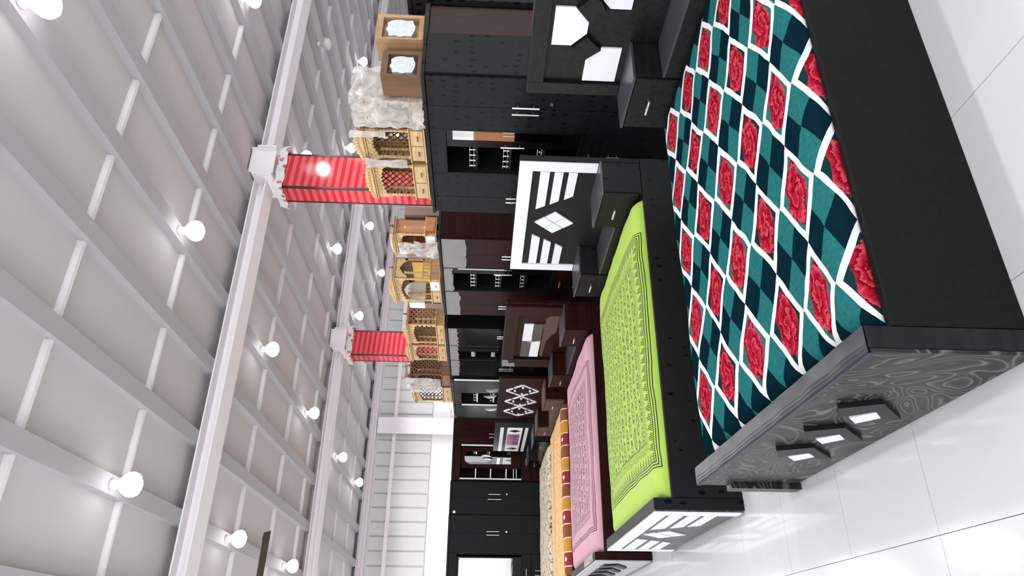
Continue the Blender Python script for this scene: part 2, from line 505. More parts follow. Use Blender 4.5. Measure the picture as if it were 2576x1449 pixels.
# ------------------------------------------------------------------ mesh helpers
class G:
    def __init__(s):
        s.v, s.f = [], []

    def box(s, x0, y0, z0, x1, y1, z1):
        x0, x1 = min(x0, x1), max(x0, x1)
        y0, y1 = min(y0, y1), max(y0, y1)
        z0, z1 = min(z0, z1), max(z0, z1)
        b = len(s.v)
        s.v += [(x0, y0, z0), (x1, y0, z0), (x1, y1, z0), (x0, y1, z0), (x0, y0, z1), (x1, y0, z1), (x1, y1, z1), (x0, y1, z1)]
        s.f += [tuple(b + i for i in q) for q in ((0, 3, 2, 1), (4, 5, 6, 7), (0, 1, 5, 4), (1, 2, 6, 5), (2, 3, 7, 6), (3, 0, 4, 7))]
        return s

    def prism(s, pts, fn, lo, hi):
        """pts: 2D outline; fn(a, b, d) -> world; extruded d lo..hi"""
        b = len(s.v)
        n = len(pts)
        s.v += [fn(a, c, lo) for a, c in pts] + [fn(a, c, hi) for a, c in pts]
        s.f += [tuple(b + i for i in range(n)), tuple(b + n + i for i in reversed(range(n)))]
        s.f += [(b + i, b + n + i, b + n + (i + 1) % n, b + (i + 1) % n) for i in range(n)]
        return s

    def tube(s, p0, p1, r, n=8, r1=None):
        p0, p1 = Vector(p0), Vector(p1)
        r1 = r if r1 is None else r1
        d = (p1 - p0).normalized()
        a = d.orthogonal().normalized()
        c = d.cross(a)
        b = len(s.v)
        for p, rr in ((p0, r), (p1, r1)):
            for i in range(n):
                t = 2 * math.pi * i / n
                s.v.append(tuple(p + a * rr * math.cos(t) + c * rr * math.sin(t)))
        s.f += [(b + i, b + (i + 1) % n, b + n + (i + 1) % n, b + n + i) for i in range(n)]
        s.f += [tuple(b + i for i in reversed(range(n))), tuple(b + n + i for i in range(n))]
        return s

    def lathe(s, cx, cy, prof, n=10):
        b = len(s.v)
        for r, z in prof:
            for i in range(n):
                t = 2 * math.pi * i / n
                s.v.append((cx + r * math.cos(t), cy + r * math.sin(t), z))
        for k in range(len(prof) - 1):
            for i in range(n):
                s.f.append((b + k * n + i, b + k * n + (i + 1) % n, b + (k + 1) * n + (i + 1) % n, b + (k + 1) * n + i))
        s.f += [tuple(b + i for i in reversed(range(n))), tuple(b + (len(prof) - 1) * n + i for i in range(n))]
        return s

    def blob(s, c, r, n=6, sq=(1, 1, 1)):
        cx_, cy_, cz_ = c
        b = len(s.v)
        rows = 3
        for k in range(1, rows + 1):
            ph = math.pi * k / (rows + 1)
            for i in range(n):
                t = 2 * math.pi * i / n
                s.v.append((cx_ + r * sq[0] * math.sin(ph) * math.cos(t), cy_ + r * sq[1] * math.sin(ph) * math.sin(t), cz_ + r * sq[2] * math.cos(ph)))
        s.v += [(cx_, cy_, cz_ + r * sq[2]), (cx_, cy_, cz_ - r * sq[2])]
        t_, u_ = len(s.v) - 2, len(s.v) - 1
        for k in range(rows - 1):
            for i in range(n):
                s.f.append((b + k * n + i, b + (k + 1) * n + i, b + (k + 1) * n + (i + 1) % n, b + k * n + (i + 1) % n))
        for i in range(n):
            s.f.append((t_, b + i, b + (i + 1) % n))
            s.f.append((u_, b + (rows - 1) * n + (i + 1) % n, b + (rows - 1) * n + i))
        return s


ORG = {}


def mesh_of(name, g, mat, org=(0, 0, 0), fix=True, smooth=False):
    me = bpy.data.meshes.new(name)
    ox, oy, oz = org
    me.from_pydata([(x - ox, y - oy, z - oz) for x, y, z in g.v], [], g.f)
    if fix:
        bm = bmesh.new()
        bm.from_mesh(me)
        bmesh.ops.recalc_face_normals(bm, faces=bm.faces)
        bm.to_mesh(me)
        bm.free()
    if smooth:
        me.shade_smooth()
    if mat:
        me.materials.append(M[mat] if isinstance(mat, str) else mat)
    return me


def thing(name, label, cat, loc, group=None):
    o = bpy.data.objects.new(name, None)
    COL.objects.link(o)
    o.empty_display_size = .1
    o.location = loc
    o['label'] = label
    o['category'] = cat
    if group:
        o['group'] = group
    ORG[o] = tuple(loc)
    return o


def part(name, g, mat, parent, label=None, smooth=False, bevel=0, fix=True):
    org = ORG[parent]
    o = bpy.data.objects.new(name, mesh_of(name, g, mat, org, fix, smooth))
    COL.objects.link(o)
    o.parent = parent
    ORG[o] = org
    if label:
        o['label'] = label
    if bevel:
        md = o.modifiers.new('edge', 'BEVEL')
        md.width = bevel
        md.segments = 2
        md.limit_method = 'ANGLE'
    return o


def struct(name, g=None, mat=None, loc=(0, 0, 0), label=None):
    if g is None:
        o = bpy.data.objects.new(name, None)
    else:
        o = bpy.data.objects.new(name, mesh_of(name, g, mat, loc))
    COL.objects.link(o)
    o.location = loc
    o['kind'] = 'structure'
    if label:
        o['label'] = label
    ORG[o] = tuple(loc)
    return o


def clones(name, me, parent, places):
    """many alike pieces sharing one mesh; places are world positions of the mesh origin"""
    ox, oy, oz = ORG[parent]
    for (x, y, z) in places:
        o = bpy.data.objects.new(name, me)
        COL.objects.link(o)
        o.parent = parent
        o.location = (x - ox, y - oy, z - oz)


def RX(xf):
    """frame of a front that faces -X: a = world Y, d = depth behind the front, b = height"""
    return lambda a, b, d: (xf + d, a, b)


def RY(yf):
    """frame of a front that faces -Y: a = world X"""
    return lambda a, b, d: (a, yf + d, b)


def fbox(g, fn, a0, a1, b0, b1, d0, d1):
    p, q = fn(a0, b0, d0), fn(a1, b1, d1)
    return g.box(*p, *q)


def fnew(fn, *a):
    return fbox(G(), fn, *a)


# ------------------------------------------------------------------ setting: floor
XMIN, XMAX, YMIN, YMAX = -6.0, 20.0, -7.0, 16.0
TX0, TY0, TNX, TNY, TS = .36 - 2 * .6, 2.33 - 3 * .6, 9, 14, .6
g = G()
tx1, ty1 = TX0 + TNX * TS, TY0 + TNY * TS
g.box(XMIN, YMIN, -.15, TX0, YMAX, 0)
g.box(tx1, YMIN, -.15, XMAX, YMAX, 0)
g.box(TX0, YMIN, -.15, tx1, TY0, 0)
g.box(TX0, ty1, -.15, tx1, YMAX, 0)
g.box(TX0, TY0, -.15, tx1, ty1, -.006)
floor = struct('floor', g, 'floor', label='polished white vitrified tile floor')
tile = mesh_of('tile', G().box(.0012, .0012, -.005, TS - .0012, TS - .0012, 0), 'tile')
clones('tile', tile, floor, [(TX0 + i * TS, TY0 + k * TS, 0) for i in range(TNX) for k in range(TNY)])

# ------------------------------------------------------------------ setting: ceiling
JS = .68
JX = [1.03 + JS * k for k in range(-10, 28)]
BEAM_Y = [1.63, 6.42, 11.22, 15.85]
RIB_Y = [-.05 + 1.335 * k for k in range(-5, 12)]
ceiling = struct('ceiling', None, label='grey boarded ceiling on steel joists and beams')
ZJ, ZD = 4.0, 4.075
joist = G()
joist.box(-.065, YMIN, ZJ, .065, YMAX, ZJ + .006).box(-.065, YMIN, ZJ + .006, -.057, YMAX, ZD).box(.04, YMIN, ZJ + .006, .065, YMAX, ZJ + .02)
jm = mesh_of('joist', joist, 'joist')
clones('joist', jm, ceiling, [(x, 0, 0) for x in JX if XMIN < x < XMAX])
PX = [x for x in JX if -1.1 < x < 13.5]
PY = [y for y in RIB_Y if 1.2 < y < 16]
pm = mesh_of('ceiling_panel', G().box(.004, .004, 0, JS - .004, 1.335 - .004, .012), 'panel')
clones('ceiling_panel', pm, ceiling, [(x, y, ZD) for x in PX for y in PY])
rm = mesh_of('crossbar', G().box(.066, -.016, -.038, JS - .066, .016, 0).box(.066, -.024, -.005, JS - .066, -.016, 0), 'rib')
clones('crossbar', rm, ceiling, [(x, y, ZD) for x in PX for y in PY if min(abs(y - b) for b in BEAM_Y) > .12])
px0, px1, py0, py1 = PX[0], PX[-1] + JS, PY[0], PY[-1] + 1.335
g = G()
g.box(XMIN, YMIN, ZD, px0, YMAX, ZD + .012).box(px1, YMIN, ZD, XMAX, YMAX, ZD + .012).box(px0, YMIN, ZD, px1, py0, ZD + .012)
g.box(XMIN, YMIN, ZD + .02, XMAX, YMAX + .4, ZD + .1)
part('ceiling_deck', g, 'panel', ceiling)
ORG[ceiling] = (0, 0, 0)


def ibeam(y):
    return G().box(XMIN, y - .14, 3.865, XMAX, y + .14, 3.879).box(XMIN, y - .007, 3.879, XMAX, y + .007, 3.985).box(XMIN, y - .14, 3.985, XMAX, y + .14, 3.998)


for y in BEAM_Y:
    part('beam', ibeam(y), 'beam', ceiling)

# ------------------------------------------------------------------ setting: walls
wf = struct('wall_far', G().box(XMIN, YMAX + .02, 0, XMAX, YMAX + .2, 4.25), 'white_wall', label='white far wall clad in profiled sheet above')
g = mesh_of('cladding_sheet', G().prism([(0, 0), (.02, .03), (.27, .03), (.296, 0)], lambda a, d, z: (a, YMAX + .015 - d, z), 2.62, 3.42), 'sheet')
g2 = mesh_of('cladding_sheet_upper', G().prism([(0, 0), (.02, .03), (.27, .03), (.296, 0)], lambda a, d, z: (a, YMAX + .015 - d, z), 3.50, 3.82), 'sheet')
clones('cladding_sheet', g, wf, [(x * .3 - .4, 0, 0) for x in range(0, 52)])
clones('cladding_sheet', g2, wf, [(x * .3 - .4, 0, 0) for x in range(0, 52)])
part('girt', G().box(XMIN, YMAX - .05, 3.42, XMAX, YMAX + .01, 3.50), 'beam', wf)
for x in (-.1, 4.5, 9.05, 13.6):
    part('wall_post', G().box(x, YMAX - .16, 0, x + .38, YMAX - .145, 3.84).box(x + .18, YMAX - .145, 0, x + .2, YMAX + .01, 3.84), 'beam', wf)
struct('wall_right', G().box(XMAX, YMIN, 0, XMAX + .2, YMAX + .2, 4.25), 'white_wall', label='white side wall far beyond the wardrobes')
wl = struct('wall_left', G().box(XMIN - .2, YMIN, 0, XMIN, YMAX + .2, .25).box(XMIN - .2, YMIN, 2.9, XMIN, YMAX + .2, 4.25), 'white_wall', label='shop front wall with wide openings')
for k in range(8):
    part('mullion', G().box(XMIN - .16, YMIN + .05 + k * 3.25, .25, XMIN - .04, YMIN + .35 + k * 3.25, 2.9), 'white_wall', wl)
wb = struct('wall_back', G().box(XMIN, YMIN - .2, 0, XMAX, YMIN, .3).box(XMIN, YMIN - .2, 3.85, XMAX, YMIN, 4.25), 'white_wall', label='rear shop front wall with wide openings')
for k in range(9):
    part('mullion', G().box(XMIN + k * 3.2, YMIN - .16, .3, XMIN + .3 + k * 3.2, YMIN - .04, 3.85), 'white_wall', wb)


# ------------------------------------------------------------------ red columns
def red_column(x, y, label):
    t = thing('red_column', label, 'column', (x + .23, y + .14, 0))
    x1, y1 = x + .455, y + .28
    part('cladding', G().box(x + .004, y + .004, 0, x1 - .004, y1 - .004, 3.72), 'redcol', t)
    for (a, b) in ((x, y), (x1 - .022, y), (x, y1 - .022), (x1 - .022, y1 - .022)):
        part('corner_strip', G().box(a, b, 0, a + .022, b + .022, 3.72), 'col_black', t)
    # H-section steel above the cladding
    ya, yb = y - .17, y + .26
    g = G()
    g.box(x + .06, ya, 3.80, x + .075, yb, 4.06).box(x + .38, ya, 3.80, x + .395, yb, 4.06).box(x + .075, ya + .03, 3.80, x + .38, ya + .045, 4.06)
    g.box(x + .075, y + .05, 3.721, x + .38, y + .22, 4.05)
    part('steel_stub', g, 'beam', t)
    for xa in (x + .035, x + .40):
        g = G()
        g.box(xa, ya - .01, 3.80, xa + .02, yb, 4.0)
        for zz in (3.83, 3.95):
            g.tube((xa - .014, ya + .02, zz), (xa + .034, ya + .02, zz), .014, 6)
        part('end_plate', g, 'beam', t)
    # gathered spotted cloth round the top
    g = G()
    outl = [(x - .045, y - .045), (x1 + .045, y - .045), (x1 + .045, y1 + .045), (x - .045, y1 + .045)]
    pts = []
    for i in range(4):
        a, b = outl[i], outl[(i + 1) % 4]
        for k in range(10):
            f = k / 10
            w = .012 * math.sin(k * 2.1 + i)
            px, py = a[0] + (b[0] - a[0]) * f, a[1] + (b[1] - a[1]) * f
            nx, ny = (b[1] - a[1]), -(b[0] - a[0])
            L = math.hypot(nx, ny)
            pts.append((px + nx / L * w, py + ny / L * w))
    n = len(pts)
    base = len(g.v)
    for zz, s in ((3.70, 1.04), (3.76, 1.0), (3.80, .96)):
        g.v += [(x + .228 + (px - x - .228) * s, y + .14 + (py - y - .14) * s, zz + .008 * math.sin(i * 1.7)) for i, (px, py) in enumerate(pts)]
    for k in range(2):
        g.f += [(base + k * n + i, base + k * n + (i + 1) % n, base + (k + 1) * n + (i + 1) % n, base + (k + 1) * n + i) for i in range(n)]
    part('cloth_frill', g, 'ruffle', t, 'white cloth frill with red spots')
    return t


red_column(4.5, 6.37, 'glossy red striped column behind the black embossed wardrobe, nearer of the two')
red_column(4.5, 11.16, 'smaller looking red striped column farther back behind the film-covered black wardrobe')


# ------------------------------------------------------------------ lamps
def bulb(x, y, label, lit=True):
    t = thing('ceiling_bulb', label, 'light bulb', (x, y, 3.80), 'bulbs under the ceiling joists')
    part('cap', G().lathe(x, y, [(.028, 3.945), (.03, 3.97), (.04, 3.985), (.04, 3.999)], 12), 'cap', t, smooth=True)
    pr = [(.004, 3.80), (.042, 3.806), (.073, 3.826), (.086, 3.856), (.082, 3.886), (.060, 3.918), (.034, 3.945)]
    o = part('bulb_glass', G().lathe(x, y, pr, 16), 'bulb' if lit else 'bulb_off', t, smooth=True)
    if lit:
        ld = bpy.data.lights.new('bulb_light', 'SPOT')
        ld.spot_size = math.radians(168)
        ld.spot_blend = .35
        ld.energy = BULB_WATT
        ld.color = (1.0, .97, .985)
        ld.shadow_soft_size = .08
        lo = bpy.data.objects.new('bulb_light', ld)
        COL.objects.link(lo)
        lo.parent = t
        lo.location = (0, 0, -.10)
        ORG[lo] = (x, y, 3.7)


LX = {-3: 'beyond the fan', 0: 'on the fan side', 3: 'second from the fan side', 7: 'third from the fan side', 10: 'fourth from the fan side', 13: 'fifth from the fan side', 16: 'sixth from the fan side', 22: 'farthest from the fan'}
LY = [(-2.2, 'row behind the camera'), (.35, 'row over the camera'), (2.73, 'first row, in front of the nearest beam'), (5.0, 'second row, just before the nearest beam'), (7.5, 'third row, just past the nearest beam'),
      (9.85, 'fourth row, just before the second beam'), (12.35, 'fifth row, past the second beam'), (14.35, 'sixth row, before the far wall')]
for y, ly in LY:
    for k, lx in LX.items():
        if (k in (13, 16) and y < 9) or (k == 22 and y != 14.35) or (k == 16 and y < 12):
            continue
        x = 1.03 + JS * k
        if k == 10 and abs(y - 7.5) < .1:
            bulb(x, y, 'unlit grey bulb on a joist past the nearest beam', False)
        else:
            bulb(x, y, 'glowing bulb, %s, %s' % (lx, ly))

# ------------------------------------------------------------------ ceiling fan (only a blade tip reaches the picture)
FX, FY, FZ = .24, 6.33, 3.30
fan = thing('ceiling_fan', 'dark brown ceiling fan with one blade tip in view', 'ceiling fan', (FX, FY, FZ))
part('rod', G().tube((FX, FY, FZ + .08), (FX, FY, 3.84), .012, 10), 'fan', fan)
part('canopy', G().lathe(FX, FY, [(.02, 3.74), (.055, 3.76), (.06, 3.838)], 14), 'fan', fan, smooth=True)
part('motor', G().lathe(FX, FY, [(.05, FZ - .06), (.12, FZ - .045), (.14, FZ), (.12, FZ + .06), (.04, FZ + .09)], 18), 'fan', fan, smooth=True)
for k in range(3):
    a = math.radians(2 + 120 * k)
    ca, sa = math.cos(a), math.sin(a)

    def fp(l, w, d, ca=ca, sa=sa):
        return (FX + l * ca - w * sa, FY + l * sa + w * ca, FZ - .02 + d - w * .18)
    part('blade', G().prism([(.16, -.05), (.62, -.068), (.68, -.05), (.715, .062), (.16, .05)], fp, 0, .006), 'fan', fan)
    part('blade_arm', G().prism([(.10, -.02), (.22, -.03), (.22, .03), (.10, .02)], fp, .007, .014), 'fan', fan)


# ------------------------------------------------------------------ beds
def handle_bar(g, fn, a, b0, b1, d=-.03, r=.006, tilt=0):
    p, q = fn(a, b0, d), fn(a + tilt, b1, d)
    g.tube(p, q, r, 8)
    for f in (.2, .8):
        bb = b0 + (b1 - b0) * f
        aa = a + tilt * f
        g.tube(fn(aa, bb, d), fn(aa, bb, 0), r * .7, 6)
    return g


def handle_h(g, fn, a0, a1, b, d=-.03, r=.007):
    g.tube(fn(a0, b, d), fn(a1, b, d), r, 8)
    for f in (.15, .85):
        aa = a0 + (a1 - a0) * f
        g.tube(fn(aa, b, d), fn(aa, b, 0), r * .7, 6)
    return g


XF, XH = .74, 3.16      # foot face, headboard face


def mattress(label, y0, y1, ztop, mat, x0=.815, x1=2.868, z0=.262, over=.0, seed=0):
    """rounded slab under a tight bedspread; uv = unrolled metres"""
    rnd = random.Random(seed)
    R = .07
    prof = []           # (y, z, v)
    arc = math.pi / 2 * R
    top_n = 30
    prof.append((y0, z0, y0 + R - arc - (ztop - R - z0)))
    prof.append((y0 - over * .3, (z0 + ztop - R) / 2, y0 + R - arc - (ztop - R - z0) / 2))
    for i in range(7):
        t = math.pi / 2 * i / 6
        prof.append((y0 + R - R * math.cos(t), ztop - R + R * math.sin(t), y0 + R - arc + R * t))
    for i in range(1, top_n):
        y = y0 + R + (y1 - y0 - 2 * R) * i / top_n
        prof.append((y, ztop, y))
    for i in range(7):
        t = math.pi / 2 * (1 - i / 6)
        prof.append((y1 - R + R * math.cos(t), ztop - R + R * math.sin(t), y1 - R + arc - R * t))
    prof.append((y1, z0, y1 - R + arc + (ztop - R - z0)))
    xs = [x0] + [x0 + R - R * math.cos(math.pi / 2 * i / 5) for i in range(1, 6)]
    nx = 34
    xs += [x0 + R + (x1 - x0 - 2 * R) * i / nx for i in range(1, nx)]
    xs += [x1 - R + R * math.sin(math.pi / 2 * i / 5) for i in range(6)]
    verts, uvs = [], []
    np_ = len(prof)
    for i, x in enumerate(xs):
        e = min(x - x0, x1 - x)
        drop = 0 if e >= R else R - math.sqrt(max(0, R * R - (R - e) ** 2))
        for (y, z, v) in prof:
            zz = z
            k = max(0, (z - z0) / (ztop - z0))
            zz -= drop * k
            w = .010 * noise.noise(Vector((x * 2.2 + seed, y * 2.6, seed))) + .004 * noise.noise(Vector((x * 9, y * 9, seed)))
            crown = .022 * math.sin(math.pi * min(1, max(0, (y - y0) / (y1 - y0)))) * min(1, e / .3)
            zz += (w + crown) * k
            verts.append((x, y, zz))
            uvs.append((x, v))
    faces = []
    for i in range(len(xs) - 1):
        for j in range(np_ - 1):
            a = i * np_ + j
            faces.append((a, a + np_, a + np_ + 1, a + 1))
    faces.append(tuple(range(np_)))
    faces.append(tuple(reversed([(len(xs) - 1) * np_ + j for j in range(np_)])))
    bot = [(0 * np_), (len(xs) - 1) * np_, (len(xs) - 1) * np_ + np_ - 1, np_ - 1]
    org = ((x0 + x1) / 2, (y0 + y1) / 2, z0)
    me = bpy.data.meshes.new('mattress')
    me.from_pydata([(a - org[0], b - org[1], c - org[2]) for a, b, c in verts], [], faces)
    ul = me.uv_layers.new(name='UVMap')
    for p in me.polygons:
        for li in p.loop_indices:
            ul.data[li].uv = uvs[me.loops[li].vertex_index]
    me.shade_smooth()
    me.materials.append(mat)
    o = bpy.data.objects.new('mattress', me)
    COL.objects.link(o)
    o.location = org
    o['label'] = label
    o['category'] = 'mattress'
    o['group'] = 'mattresses under printed bedspreads'
    return o


def bed(label, y0, y1, rail, foot_body, head_mat, zr=.39, zf=.475, box_mats=('black', 'topgrey', 'black'), headz=1.27):
    t = thing('double_bed', label, 'bed', ((XF + XH) / 2, (y0 + y1) / 2, 0), 'double beds in a row')
    for ya, yb in ((y0, y0 + .03), (y1 - .03, y1)):
        part('side_rail', G().box(XF + .068, ya, 0, XH + .04, yb, zr), rail, t, bevel=.004)
    part('bed_deck', G().box(XF + .07, y0 + .032, .20, 2.872, y1 - .032, .258), 'black', t)
    part('headboard', G().box(XH, y0 + .002, zr + .002, XH + .04, y1 - .002, headz), head_mat, t, bevel=.004)
    fb = part('footboard', G().box(XF, y0 - .005, .0, XF + .065, y1 + .005, zf), foot_body, t, bevel=.004)
    body, top, fr = box_mats
    # storage boxes on both sides of the headboard and the shelf between
    for ya, yb in ((y0 + .0, y0 + .435), (y1 - .415, y1 - .0)):
        bx = part('bedside_box', G().box(2.90, ya, zr + .004, XH - .004, yb, .682), body, t, bevel=.003)
        part('box_top', G().box(2.876, ya - .004, .683, XH - .003, yb + .004, .697), top, bx)
        dr = part('drawer', G().box(2.880, ya + .008, zr + .03, 2.898, yb - .008, .676), fr, bx)
        ym = (ya + yb) / 2
        part('drawer_handle', handle_h(G(), RX(2.88), ym - .055, ym + .055, .575), 'silver', bx)
    part('head_shelf', G().box(2.90, y0 + .44, zr + .004, XH - .004, y1 - .42, .52), body, t, bevel=.003)
    part('shelf_top', G().box(2.885, y0 + .44, .521, XH - .003, y1 - .42, .533), top, t)
    part('shelf_front', G().prism([(2.884, .39), (2.884, .52), (2.90, .52), (2.90, .39)], lambda a, b, d: (a, d, b), y0 + .44, y1 - .42), fr, t)
    return t, fb


HF = RX(XH)
FF = RX(XF)

# ---- bed 1, nearest: rose bedspread, grey swirl footboard
t, fb = bed('black double bed with a grey swirl-patterned footboard, nearest the camera', 1.70, 3.33, 'rail_black', 'black_grain', 'black_grain', .385, .468,
            ('black_grain', 'topgrey', 'black_grain'))
part('front_panel', fnew(FF, 1.697, 3.333, .012, .464, -.012, -.001), 'swirl', fb, 'glossy grey swirl panel')
part('end_strip', fnew(FF, 3.265, 3.335, .0, .33, -.04, -.013), 'swirl', fb)
for k, ya in enumerate((2.10, 2.36, 2.62)):
    # folded black bracket with a white plate in its lap
    part('bracket', G().prism([(ya + .02, .36), (ya + .115, .315), (ya + .045, .225), (ya + .14, .13), (ya + .12, .10), (ya - .035, .24)], FF, -.03, -.013), 'black', fb)
    part('white_plate', G().prism([(ya + .14, .265), (ya + .075, .205), (ya + .135, .16), (ya + .20, .215)], FF, -.022, -.013), 'white_lam', fb)
# film over the top edge
g = G()
for i in range(41):
    y = 1.697 + 1.636 * i / 40
    w = .006 * noise.noise(Vector((y * 9, 0, 3)))
    g.v += [(XF - .016, y, .455 + w), (XF - .015 - w, y, .468 + .004), (XF + .02, y, .473 + w), (XF + .066, y, .472 + w * .6)]
for i in range(40):
    for k in range(3):
        a = i * 4 + k
        g.f.append((a, a + 4, a + 5, a + 1))
part('protective_film', g, 'clearfilm', fb, 'creased blue-grey plastic film', smooth=True)
# headboard pieces (seen over the pillow end)
fr = part('head_frame', G().box(XH - .03, 1.70, .70, XH - .001, 1.79, 1.27).box(XH - .03, 3.24, .70, XH - .001, 3.33, 1.27).box(XH - .03, 1.79, 1.17, XH - .001, 3.24, 1.27), 'black_grain', t, bevel=.004)
def mir(pts, c=2.515):
    return [(2 * c - a, b) for a, b in reversed(pts)]
PA = [(2.68, 1.15), (2.68, 1.04), (2.78, .955), (2.86, .955), (2.95, 1.035), (2.95, 1.15)]
PB = [(2.96, .85), (2.96, .735), (3.225, .735), (3.225, .935), (3.04, .935)]
PC = [(2.63, .895), (2.40, .895), (2.35, .85), (2.35, .735), (2.68, .735), (2.68, .85)]
for p in (PA, PB, mir(PA), mir(PB), PC):
    part('white_inlay', G().prism(p, HF, -.012, -.001), 'white_lam', t)
for p in ([(2.67, 1.03), (2.775, .945), (2.69, .87), (2.63, .905), (2.585, .955)], [(2.96, 1.03), (2.87, .95), (2.96, .86), (3.035, .94)]):
    for q in (p, mir(p)):
        part('raised_block', G().prism(q, HF, -.034, -.001), 'black_grain', t)
mattress('mattress under a teal bedspread of red roses in white lozenges', 1.737, 3.293, .452, mat_roses(), seed=1)

# ---- bed 2: lime green bedsheet
y0, y1 = 4.03, 5.62
t, fb = bed('black embossed double bed with white-framed headboard and lime green sheet', y0, y1, 'dot_black', 'dot_black', 'dot_black', .405, .515,
            ('dot_black', 'topgrey', 'black'))
part('front_panel', fnew(FF, y0 - .003, y1 + .003, .02, .512, -.010, -.001), 'greytex', fb)
def wframe(fn, a0, a1, b0, b1, wt, ws, d0, d1, parent, sides=True):
    part('white_frame', fnew(fn, a0, a1, b1 - wt, b1, d0, d1), 'white_lam', parent)
    for u, v in ((a0, a0 + ws), (a1 - ws, a1)):
        part('white_frame', fnew(fn, u, v, b0, b1 - wt, d0, d1), 'white_lam', parent)
wframe(HF, y0 + .02, y1 + .0, .70, 1.268, .10, .10, -.014, -.001, t)
wframe(FF, y0 - .003, y1 + .003, .02, .513, .085, .085, -.018, -.011, fb)
hc = (y0 + y1) / 2 + .01
for k, (b0, b1) in enumerate(((1.04, 1.11), (.94, 1.005), (.835, .90))):
    e0, e1 = .19 + .07 * k, .24 + .07 * k
    for s in (1, -1):
        pts = [(hc - s * .675, b1), (hc - s * .675, b0), (hc - s * e1, b0), (hc - s * e0, b1)]
        part('white_bar', G().prism(pts, HF, -.012, -.001), 'white_lam', t)
for ox, oz in ((0, .082), (0, -.082), (.082, 0), (-.082, 0)):
    c0, c1 = hc + ox * .97, .945 + oz
    part('white_lozenge', G().prism([(c0 - .076, c1), (c0, c1 + .076), (c0 + .076, c1), (c0, c1 - .076)], HF, -.012, -.001), 'white_lam', t)
fc = (y0 + y1) / 2
for k, (b0, b1) in enumerate(((.325, .405), (.225, .295), (.135, .20))):
    e0, e1 = .20 + .06 * k, .25 + .06 * k
    for s in (1, -1):
        pts = [(fc - s * .70, b1), (fc - s * .70, b0), (fc - s * e1, b0), (fc - s * e0, b1)]
        part('white_bar', G().prism(pts, FF, -.017, -.011), 'white_lam', fb)
for ox, oz in ((0, .075), (0, -.075), (.075, 0), (-.075, 0)):
    c0, c1 = fc + ox, .265 + oz
    part('white_lozenge', G().prism([(c0 - .068, c1), (c0, c1 + .068), (c0 + .068, c1), (c0, c1 - .068)], FF, -.017, -.011), 'white_lam', fb)
mattress('mattress in a lime green block-printed sheet', y0 + .037, y1 - .037, .478,
         mat_block('lime_block_print', srgb(158, 190, 78), srgb(38, 58, 24), srgb(22, 36, 12), (.99, 2.60, y0 + .025, y1 - .13), 15), seed=2)

# ---- bed 3: pink bedsheet
y0, y1 = 6.34, 8.02
t, fb = bed('maroon double bed with chequered headboard and pink printed sheet', y0, y1, 'maroon', 'maroon', 'maroon', .41, .495,
            ('maroon', 'topgrey', 'maroon'))
part('front_panel', fnew(FF, y0 - .003, y1 + .003, .02, .49, -.012, -.001), plain('pale_grey_laminate', (.36, .36, .37), .4), fb)
for k in range(4):
    a = y0 + .17 + .29 * k
    part('chevron', G().prism([(a + .02, .385), (a + .20, .395), (a + .10, .28), (a + .30, .165), (a + .19, .155), (a - .03, .27)], FF, -.026, -.013), 'black', fb)
part('film_scraps', G().box(XF + .0, y0 + .10, .497, XF + .06, y0 + .6, .503), 'wrap_thick', fb)
part('head_frame', G().box(XH - .03, y0 + .04, .70, XH - .001, y0 + .22, 1.268).box(XH - .03, y1 - .24, .70, XH - .001, y1, 1.268).box(XH - .03, y0 + .22, 1.13, XH - .001, y1 - .24, 1.268), 'maroon_v', t, bevel=.004)
cy_ = 7.27
for (a0, a1, b0, b1, mt) in ((6.82, cy_, .955, 1.06, 'white_lam'), (cy_, 7.73, .955, 1.06, 'dark_grey'), (6.82, cy_, .85, .955, 'dark_grey'), (cy_, 7.73, .85, .955, 'white_lam')):
    part('inlay_tile', fnew(HF, a0 + .002, a1 - .002, b0 + .002, b1 - .002, -.012, -.001), mt, t)
star = []
for i in range(8):
    r = (.06, .02)[i % 2]
    star.append((cy_ + r * 1.4 * math.cos(i * math.pi / 4), .955 + r * .8 * math.sin(i * math.pi / 4)))
part('metal_star', G().prism(star, HF, -.018, -.012), 'silver', t)
rag = [(6.62, .80), (6.62, .70), (7.05, .70), (7.1, .74), (7.3, .79), (7.74, .80), (7.70, .83), (7.3, .84), (6.95, .84), (6.86, .86), (6.80, .83), (6.7, .84)]
part('torn_paper', G().prism(rag, HF, -.004, -.001), 'brown_paper', t, 'torn brown protective paper')
part('torn_paper', G().prism([(7.80, 1.26), (7.80, 1.20), (7.9, 1.18), (7.88, 1.12), (8.0, 1.10), (8.0, 1.26)], HF, -.034, -.031), 'film', t)
mattress('mattress in a pink block-printed sheet', y0 + .037, y1 - .037, .478,
         mat_block('pink_block_print', srgb(190, 148, 160), srgb(50, 34, 52), srgb(70, 18, 40), (.99, 2.58, y0 + .05, y1 - .1), 12, .55, False), seed=3)

